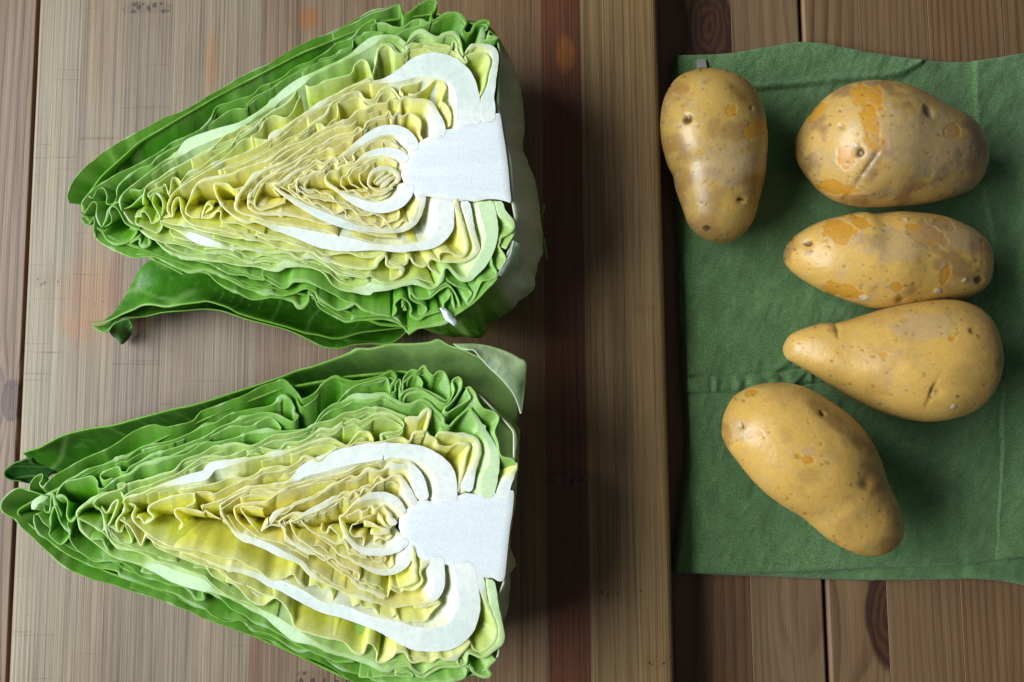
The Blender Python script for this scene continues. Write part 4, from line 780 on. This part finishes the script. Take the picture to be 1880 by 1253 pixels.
def polar(poly, cen, n):
    p = np.vstack([poly, poly[:1]]); q = []
    for a, b in zip(p[:-1], p[1:]):
        q.append(a + (b - a) * np.linspace(0, 1, 40, endpoint=False)[:, None])
    q = np.vstack(q) - cen; an = np.arctan2(q[:, 1], q[:, 0]); r = np.hypot(q[:, 0], q[:, 1])
    th = np.linspace(-math.pi, math.pi, n, endpoint=False); out = np.zeros(n)
    s = np.argsort(an); an, r = an[s], r[s]
    out = np.interp(th, np.r_[an[-1] - 2 * math.pi, an, an[0] + 2 * math.pi], np.r_[r[-1], r, r[0]])
    return th, np.convolve(np.pad(out, 2, mode='wrap'), np.ones(5) / 5, 'valid')
def hull(parent, top, midr, zmid, cpx, white_x, seed):
    """the closed outermost leaf: bowl from the cut plane down to the board"""
    n = 900; cen = W(*cpx, ZC)
    th, r0 = polar(W(*np.array(top, float).T, ZC - .003), cen, n)
    _, r1 = polar(W(*np.array(midr, float).T, zmid), cen, n)
    rows = []; cols = []; ztop = ZC - .0010
    zs = list(np.linspace(ztop, zmid, 14)) + list(zmid - (zmid - ZB - .0006) * np.sin(np.linspace(0, 1, 13)[1:] * math.pi / 2))
    for z in zs:
        if z >= zmid:
            f = (ztop - z) / (ztop - zmid); f2 = math.sin(f * math.pi / 2); r = r0 * (1 - f2) + r1 * f2
        else:
            f = (zmid - z) / (zmid - ZB); r = r1 * (.45 + .55 * math.sqrt(max(0, 1 - f ** 2.4)))
        dpt = ztop - z
        rib = noise(th * 14 + .6 * noise(th * 5, dpt * 60, seed=seed), dpt * 14, seed=seed + 1)
        r = r + (.0011 * rib + .0004 * noise(th * 60, dpt * 400, seed=seed + 2, oct=2)) * sstep(0, .006, dpt)
        x, y = cen[0] + r * np.cos(th), cen[1] + r * np.sin(th)
        rows.append(np.c_[x, y, np.full(n, z)])
        px, py = PX(rows[-1]); wf = sstep(white_x[0], white_x[1], px + 12 * noise(th * 20, seed=seed + 4) - white_x[2] * np.abs(py - white_x[3]))
        g = mixc((.06, .26, .010), (.19, .48, .03), .5 + .5 * noise(th * 25, dpt * 120, seed=seed + 5, oct=3))
        g = mixc(g, (.46, .74, .22), sstep(.25, .7, rib) * .8)
        g = mixc(g, (.34, .64, .10), np.full(n, .55 * math.exp(-dpt / .012)))
        wc = mixc((.88, .90, .74), (.50, .70, .28), np.clip(.3 + .9 * noise(th * 30 + .8 * noise(th * 9, dpt * 80, seed=seed + 7), dpt * 30, seed=seed + 6, oct=2), 0, 1) * min(1, dpt / .02)); cols.append(mixc(g, wc, np.clip(wf, 0, 1) * .92))
    V = np.vstack(rows); nrw = len(rows)
    c = np.array([[*cen, ZB + .0006]]); V = np.vstack([V, c]); j = np.arange(n)
    T = np.stack([(nrw - 1) * n + (j + 1) % n, (nrw - 1) * n + j, np.full(n, nrw * n)], -1)
    o = mesh('outer_leaf', V, gridq(nrw, n, wrap=True, flip=True), LEAF, np.vstack(cols + [cols[-1][:1]]), parent=parent, tris=T)
    sd = o.modifiers.new('thickness', 'SOLIDIFY'); sd.thickness = .0008; sd.offset = -1
    return o
def core(parent, poly, drop, seed):
    """solid stem: cut face with a slightly domed rim, cut end on the right"""
    poly = np.array(poly, float)
    P = W(poly[:, 0], poly[:, 1], ZC); P, _ = cr(np.vstack([P, P[:1]]), .0009); P = P[:-1]
    n = len(P); cen = P.mean(0)
    rings = [(P + (cen - P) * .0, ZC + .0001)]
    V = []; col = []
    layers = [(.84, -.00002, 0), (.998, -.00004, 0), (1.0, -.00006, 0), (1.0, -.00006, 0), (1.0, -.0004, 0), (.97, -.006, .6), (.92, -.014, 1.3), (.86, -.026, 1.8), (.7, -.042, 2)]
    xr = P[:, 0].max(); rightness = sstep(.75, .97, (P[:, 0] - P[:, 0].min()) / np.ptp(P[:, 0]))
    for k, (s, dz, sh) in enumerate(layers):
        q = cen + (P - cen) * s; q = q + np.c_[rightness * sh * drop, np.zeros(n)]
        V.append(np.c_[q, np.full(n, ZC + dz) ])
        px, py = PX(V[-1])
        face = np.broadcast_to(np.array((.79, .86, .87) if k == 0 else (.85, .895, .85)), (n, 3)) * (1 + .05 * noise(P[:, 0] * 300, P[:, 1] * 300, seed=seed))[:, None]
        side = mixc(np.broadcast_to(np.array((.80, .84, .70)), (n, 3)), (.62, .52, .38), rightness * .8)
        col.append(face if k < 3 else side)
    V = np.vstack(V); L = len(layers)
    from mathutils.geometry import tessellate_polygon
    T = np.array(tessellate_polygon([[Vector((*q[:2], 0)) for q in V[:n]]]))
    e1 = V[T[:, 1]] - V[T[:, 0]]; e2 = V[T[:, 2]] - V[T[:, 0]]; fl = e1[:, 0] * e2[:, 1] - e1[:, 1] * e2[:, 0] < 0; T[fl] = T[fl][:, ::-1]
    col = np.vstack(col); Q = [gridq(L, n, wrap=True, flip=True)]
    area2 = np.sum(P[:, 0] * np.roll(P[:, 1], -1) - P[:, 1] * np.roll(P[:, 0], -1))
    Qa = np.vstack(Q)
    if area2 < 0: Qa = Qa[:, ::-1]
    return mesh('core', V, Qa, STEM, np.c_[col, np.zeros(len(col))], parent=parent, tris=T)
def patch(parent, name, lines, colf, seed, nu=160, nv=24, thick=.0006, rough=.0006):
    """a leaf surface lofted through polylines given as (photo pixels, height above the board)"""
    rows = []
    for pts, zz in lines:
        pts = np.array(pts, float); z = np.interp(np.arange(len(pts)), np.linspace(0, len(pts) - 1, len(np.atleast_1d(zz))), np.atleast_1d(zz)) + ZB
        p3 = np.array([[*W(a, b, h), h] for (a, b), h in zip(pts, z)])
        q, _ = cr(p3, .0004); s = np.linspace(0, len(q) - 1, nu); rows.append(np.stack([np.interp(s, np.arange(len(q)), q[:, k]) for k in range(3)], -1))
    rows = np.array(rows); kk = np.linspace(0, len(rows) - 1, nv)
    out = np.zeros((nv, nu, 3))
    A = np.concatenate([2 * rows[:1] - rows[1:2], rows, 2 * rows[-1:] - rows[-2:-1]])
    for j, k in enumerate(kk):
        i = min(int(k), len(rows) - 2); t = k - i; p0, p1, p2, p3 = A[i:i + 4]
        out[j] = .5 * (2 * p1 + (p2 - p0) * t + (2 * p0 - 5 * p1 + 4 * p2 - p3) * t * t + (3 * p1 - p0 - 3 * p2 + p3) * t ** 3)
    q = out * 1000
    out[..., 2] += (rough * 1.3 * noise(q[..., 0] / 9, q[..., 1] / 9, seed=seed, oct=4)) * sstep(0, .15, np.linspace(0, 1, nv))[:, None]
    out[..., 2] = np.maximum(out[..., 2], ZT + .001)
    U, Vv = np.meshgrid(np.linspace(0, 1, nu), np.linspace(0, 1, nv)); col = colf(U, Vv, q)
    o = mesh(name, out.reshape(-1, 3), gridq(nv, nu), LEAF, col.reshape(-1, 3), parent=parent)
    sd = o.modifiers.new('thickness', 'SOLIDIFY'); sd.thickness = thick; sd.offset = 0
    return o
def greens(dark, light, rimc, seed, pale=None, nvein=9):
    def f(U, V, q):
        n = noise(q[..., 0] / 9, q[..., 1] / 9, seed=seed, oct=3)
        c = mixc(dark, light, np.clip(.45 + .6 * n, 0, 1))
        a = noise(q[..., 0] / 30 , q[..., 1] / 30, seed=seed + 1) * 3
        vein = np.exp(-((np.abs((U * nvein + a + V * 1.2) % 1 - .5)) / .045) ** 2) * .55
        v2 = np.exp(-((noise(q[..., 0] / 5, q[..., 1] / 5, seed=seed + 2, oct=2)) / .05) ** 2) * .22
        c = mixc(c, (.34, .62, .16), np.clip(1.25 * np.maximum(vein, v2), 0, 1))
        c = mixc(c, rimc, np.exp(-V / .035) * .8)
        if pale: c = mixc(c, (.56, .80, .30), sstep(pale[0], pale[1], U) * pale[2])
        return c
    return f

# ---- upper half
cabU = thing('cabbage_half', 'cut pointed cabbage half with one loose dark green leaf spread below it on the board', 'cabbage', (*W(560, 340, ZB), ZB), 'cabbage halves on the cutting board')
aU = (W(240, 372, ZC), W(715, 335, ZC))
for i, sp in enumerate(UP): leaf(cabU, sp, i, *aU, 2.5)
rs = np.random.RandomState(4)
for i, sp in enumerate(UP):
    if sp[0] > .1 and len(sp[2]) > 150:
        for q in range(5 if sp[0] < .7 else 2):
            a0 = rs.rand() * .75; leaf(cabU, sp, 400 + 5 * i + q, *aU, 2.5, (a0, min(1, a0 + .18 + .3 * rs.rand()), .0008 + .0017 * rs.rand(), i))
core(cabU, [(736,322),(742,296),(752,278),(764,268),(775,258),(794,248),(806,240),(820,238),(832,236),(842,228),(858,222),(880,216),(900,212),(915,208),(919,214),(923,240),(928,270),(933,310),(936,345),(938,371),(930,370),(912,366),(893,366),(872,370),(856,368),(838,370),(826,368),(810,364),(796,362),(780,360),(766,363),(756,350),(744,340)], .0042, 3)
hull(cabU, [(152,378),(190,325),(260,262),(400,180),(560,98),(700,42),(800,28),(890,52),(914,72),(921,112),(915,160),(913,204),(922,228),(937,300),(941,372),(946,400),(938,455),(914,508),(880,544),(850,570),(806,594),(766,604),(700,600),(560,545),(420,515),(280,468),(205,440),(165,410)],
     [(230,360),(330,275),(450,200),(600,120),(720,70),(820,50),(890,52),(915,72),(945,125),(957,170),(966,235),(958,262),(960,280),(970,310),(985,340),(990,366),(990,400),(995,430),(992,480),(980,528),(960,548),(940,570),(915,584),(895,600),(885,618),(870,622),(850,615),(830,620),(790,610),(740,590),(640,545),(500,500),(380,460),(280,425),(240,390)], ZB + .034, (640, 340), (845, 905, .22, 320), 31)
patch(cabU, 'loose_leaf', [
   ([(168,596),(182,594),(205,588),(225,578),(245,570),(262,562),(280,561),(306,565),(335,560),(366,556),(380,554),(400,559),(420,566),(438,576),(470,586),(500,594),(530,602),(560,612),(585,616),(610,622),(630,621),(660,612),(690,608),(725,604),(760,600)], [.012, .018, .022, .024, .022, .020, .018]),
   ([(185,592),(205,580),(232,560),(252,545),(280,530),(310,525),(350,530),(390,540),(430,552),(480,566),(520,580),(570,596),(620,606),(680,600),(760,592)], [.010, .012, .013, .012, .010, .008]),
   ([(200,588),(214,570),(230,545),(248,515),(264,492),(285,480),(330,490),(380,505),(430,520),(500,540),(580,570),(650,585),(760,580)], [.006, .008, .007, .005, .004]),
   ([(205,588),(222,565),(240,540),(256,510),(270,490),(300,470),(360,480),(430,500),(500,515),(580,540),(650,560),(740,560)], [.004, .004, .004, .003])],
   greens((.035, .19, .006), (.10, .38, .018), (.34, .66, .10), 41), 41)
patch(cabU, 'loose_leaf', [
   ([(166,598),(178,606),(190,612),(200,606),(212,590),(225,584),(245,584),(268,582),(290,576),(310,573),(340,571),(370,568),(400,570),(425,577),(450,586),(480,594),(520,604),(550,616),(580,632),(602,640),(630,640),(650,634),(680,632),(700,633),(725,628),(750,606)], [.008, .012, .014, .016, .014, .013, .014]),
   ([(180,600),(200,598),(225,580),(270,572),(330,566),(400,566),(480,588),(560,606),(620,620),(690,618),(755,600)], [.008, .010, .010, .008]),
   ([(200,594),(235,570),(300,550),(400,555),(500,575),(600,595),(700,600),(760,590)], [.004, .005, .004, .003])],
   greens((.045, .23, .008), (.13, .42, .022), (.40, .72, .14), 42), 42)
patch(cabU, 'curled_tip', [
   ([(200,608),(208,596),(222,588),(236,586),(242,594),(243,604)], [.016, .020, .018]),
   ([(202,612),(212,606),(224,602),(236,602),(242,608)], [.013, .015, .013]),
   ([(208,618),(216,622),(224,632),(234,624),(242,610)], [.004, .003, .005])],
   greens((.02, .11, .012), (.05, .20, .025), (.16, .38, .06), 43), 43, 60, 16)
patch(cabU, 'torn_leaf', [([(914,505),(924,484),(936,468),(942,442)], .0575), ([(922,508),(936,486),(946,462),(954,450)], .0560), ([(930,507),(948,500),(957,488),(960,480)], .050)],
   lambda U, V, q: mixc(np.broadcast_to(np.array((.66, .78, .64)), (*U.shape, 3)), (.52, .70, .46), V), 44, 50, 14)
patch(cabU, 'torn_leaf', [([(990,395),(994,380),(999,375)], [.026, .030, .034]), ([(988,412),(992,400),(1000,385)], [.022, .026, .032]), ([(984,422),(988,412),(990,402)], [.016, .018, .02])],
   lambda U, V, q: np.broadcast_to(np.array((.34, .52, .20)), (*U.shape, 3)), 45, 30, 10)
patch(cabU, 'torn_leaf', [([(992,470),(994,445),(1000,438),(1004,478)], [.02, .024, .024, .016]), ([(988,480),(990,455),(994,446),(1000,470)], [.016, .02, .02, .014]), ([(982,486),(984,465),(988,450),(992,470)], .012)],
   lambda U, V, q: np.broadcast_to(np.array((.36, .54, .22)), (*U.shape, 3)), 46, 30, 10)

# ---- lower half
cabV = thing('cabbage_half', 'cut pointed cabbage half with a pale outer leaf curling up behind its base', 'cabbage', (*W(520, 960, ZB), ZB), 'cabbage halves on the cutting board')
aV = (W(110, 938, ZC), W(700, 972, ZC))
for i, sp in enumerate(LO): leaf(cabV, sp, 200 + i, *aV, 2.5)
for i, sp in enumerate(LO):
    if sp[0] > .1 and len(sp[2]) > 150:
        for q in range(5 if sp[0] < .7 else 2):
            a0 = rs.rand() * .75; leaf(cabV, sp, 900 + 5 * i + q, *aV, 2.5, (a0, min(1, a0 + .18 + .3 * rs.rand()), .0008 + .0017 * rs.rand(), 200 + i))
core(cabV, [(732,968),(734,950),(744,938),(754,930),(764,922),(780,918),(792,921),(802,914),(815,908),(838,911),(856,906),(878,908),(890,902),(912,906),(930,904),(943,903),(941,940),(937,965),(934,990),(930,1030),(926,1062),(916,1068),(905,1062),(890,1061),(872,1056),(858,1048),(836,1042),(815,1036),(796,1032),(780,1030),(765,1020),(752,1005),(740,990)], .0010, 5)
hull(cabV, [(30,938),(70,915),(130,885),(220,842),(330,790),(420,750),(520,712),(640,690),(740,680),(830,698),(880,722),(925,768),(945,792),(945,872),(940,903),(934,980),(926,1070),(912,1102),(920,1170),(916,1205),(888,1232),(800,1256),(640,1246),(540,1198),(430,1150),(320,1092),(200,1050),(120,1008),(60,965)],
     [(110,930),(220,860),(330,805),(450,760),(560,725),(680,705),(800,710),(880,735),(930,775),(952,800),(953,840),(946,900),(940,960),(938,1010),(949,1036),(935,1046),(934,1075),(931,1100),(925,1150),(915,1195),(888,1225),(800,1250),(680,1235),(560,1190),(440,1135),(330,1080),(220,1040),(140,990)], ZB + .034, (600, 960), (840, 930, .0, 980), 61)
patch(cabV, 'loose_leaf', [
   ([(42,832),(58,826),(72,822),(98,808),(122,797),(165,787),(207,781),(240,772),(266,765),(319,751),(346,746),(386,735),(425,722),(470,708),(516,692),(546,680),(570,674),(610,660),(640,648),(655,640),(680,640),(714,632),(760,631),(788,628),(804,623),(822,634),(845,640),(862,648),(880,656)], [.020, .026, .030, .034, .036, .038, .042, .045, .047, .048]),
   ([(48,836),(80,832),(130,816),(200,800),(270,783),(350,765),(430,742),(500,715),(560,698),(620,686),(680,676),(740,665),(800,664),(850,660),(905,672),(945,705)], [.016, .02, .022, .025, .030, .037, .043]),
   ([(60,850),(100,850),(160,838),(230,818),(300,796),(370,775),(440,752),(500,728),(570,712),(640,700),(720,690),(800,690),(860,690),(915,705),(952,750)], [.012, .012, .014, .018, .026, .034]),
   ([(80,870),(140,866),(220,840),(330,800),(440,760),(540,728),(650,712),(780,706),(870,715),(945,790)], [.006, .008, .010, .010])],
   greens((.028, .17, .005), (.085, .34, .016), (.30, .62, .08), 51, (.50, .95, .8)), 51, 260, 30)
patch(cabV, 'loose_leaf', [
   ([(42,831),(52,836),(58,842),(48,842),(38,846),(26,850),(14,858),(8,864),(7,872),(12,878),(24,882),(40,884)], [.014, .016, .016, .014, .012]),
   ([(70,838),(72,844),(70,852),(62,854),(52,858),(42,862),(34,868),(30,874),(32,880),(38,884),(50,886)], [.012, .012, .011, .009]),
   ([(110,845),(110,852),(108,860),(100,868),(90,876),(84,884),(80,890),(80,896)], [.008, .008, .006])],
   greens((.018, .10, .012), (.05, .20, .025), (.20, .44, .08), 52, None, 2), 52, 110, 18)
patch(cabV, 'leaf_base', [
   ([(832,632),(850,632),(870,632),(890,634),(910,639),(926,644),(940,650),(954,658),(966,666),(965,690),(963,712),(959,740),(956,760)], [.050, .0515, .0525, .0535, .054]),
   ([(845,640),(862,640),(882,645),(905,655),(925,668),(940,684),(950,704),(956,730),(957,758)], [.054, .055, .0560, .0565]),
   ([(860,643),(872,644),(880,655),(898,676),(915,692),(930,708),(942,724),(950,742),(956,760)], [.0560, .0575, .058, .0575])],
   lambda U, V, q: mixc(mixc((.55, .78, .30), (.72, .86, .52), .5 + .5 * noise(q[..., 0] / 12, q[..., 1] / 12, seed=3, oct=2)), (.68, .80, .66), np.maximum(sstep(.6, 1, U), .6 * V)), 53, 120, 18)
patch(cabV, 'torn_leaf', [([(934,1030),(942,1032),(950,1036)], .030), ([(934,1040),(942,1042),(950,1037)], .028), ([(932,1050),(936,1046),(940,1044)], .024)],
   lambda U, V, q: np.broadcast_to(np.array((.40, .48, .30)), (*U.shape, 3)), 54, 30, 10)
patch(cabV, 'leaf_face', [
   ([(872,748),(880,750),(890,752),(904,756),(912,764),(916,770),(912,782),(908,794),(911,804),(914,814),(918,828),(922,838),(932,842),(942,845),(946,852)], .0572),
   ([(890,748),(905,756),(918,768),(922,785),(922,800),(925,815),(930,828),(938,836),(945,843),(948,852)], .0545),
   ([(905,744),(918,754),(930,766),(942,776),(953,788),(954,800),(953,815),(952,830),(951,845),(949,854)], [.052, .050, .050, .053])],
   lambda U, V, q: mixc(mixc((.30, .52, .12), (.50, .70, .26), .5 + .5 * noise(q[..., 0] / 6, q[..., 1] / 6, seed=8, oct=3)), (.62, .80, .40), np.exp(-V / .06)), 55, 90, 16)
# crumb of cut cabbage left on the lower edge of the upper half
rs = np.random.RandomState(9); nu, nv = 24, 14
U, Vv = np.meshgrid(np.linspace(0, 2 * math.pi, nu, endpoint=False), np.linspace(.05, math.pi - .05, nv))
cx, cy = W(823, 582, ZC); dx, dy = np.cos(rad(-48)), np.sin(rad(-48))
a = .0052 * np.cos(Vv); b_ = .0016 * np.sin(Vv) * np.cos(U); c_ = .0011 * np.sin(Vv) * np.sin(U)
b_ = b_ + .0007 * noise(a * 600, U, seed=2); X = cx + dx * a - dy * b_; Y = cy + dy * a + dx * b_
o = mesh('cabbage_crumb', np.stack([X, Y, ZC + .0006 + c_ + .0004 * noise(a * 500, b_ * 900, seed=4)], -1).reshape(-1, 3), gridq(nv, nu, wrap=True), STEM, np.broadcast_to(np.array((.74, .84, .80)), (nu * nv, 3)))
tag(o, 'small wet white crumb of cabbage stuck to the crinkled green edge of the upper half', 'crumb')
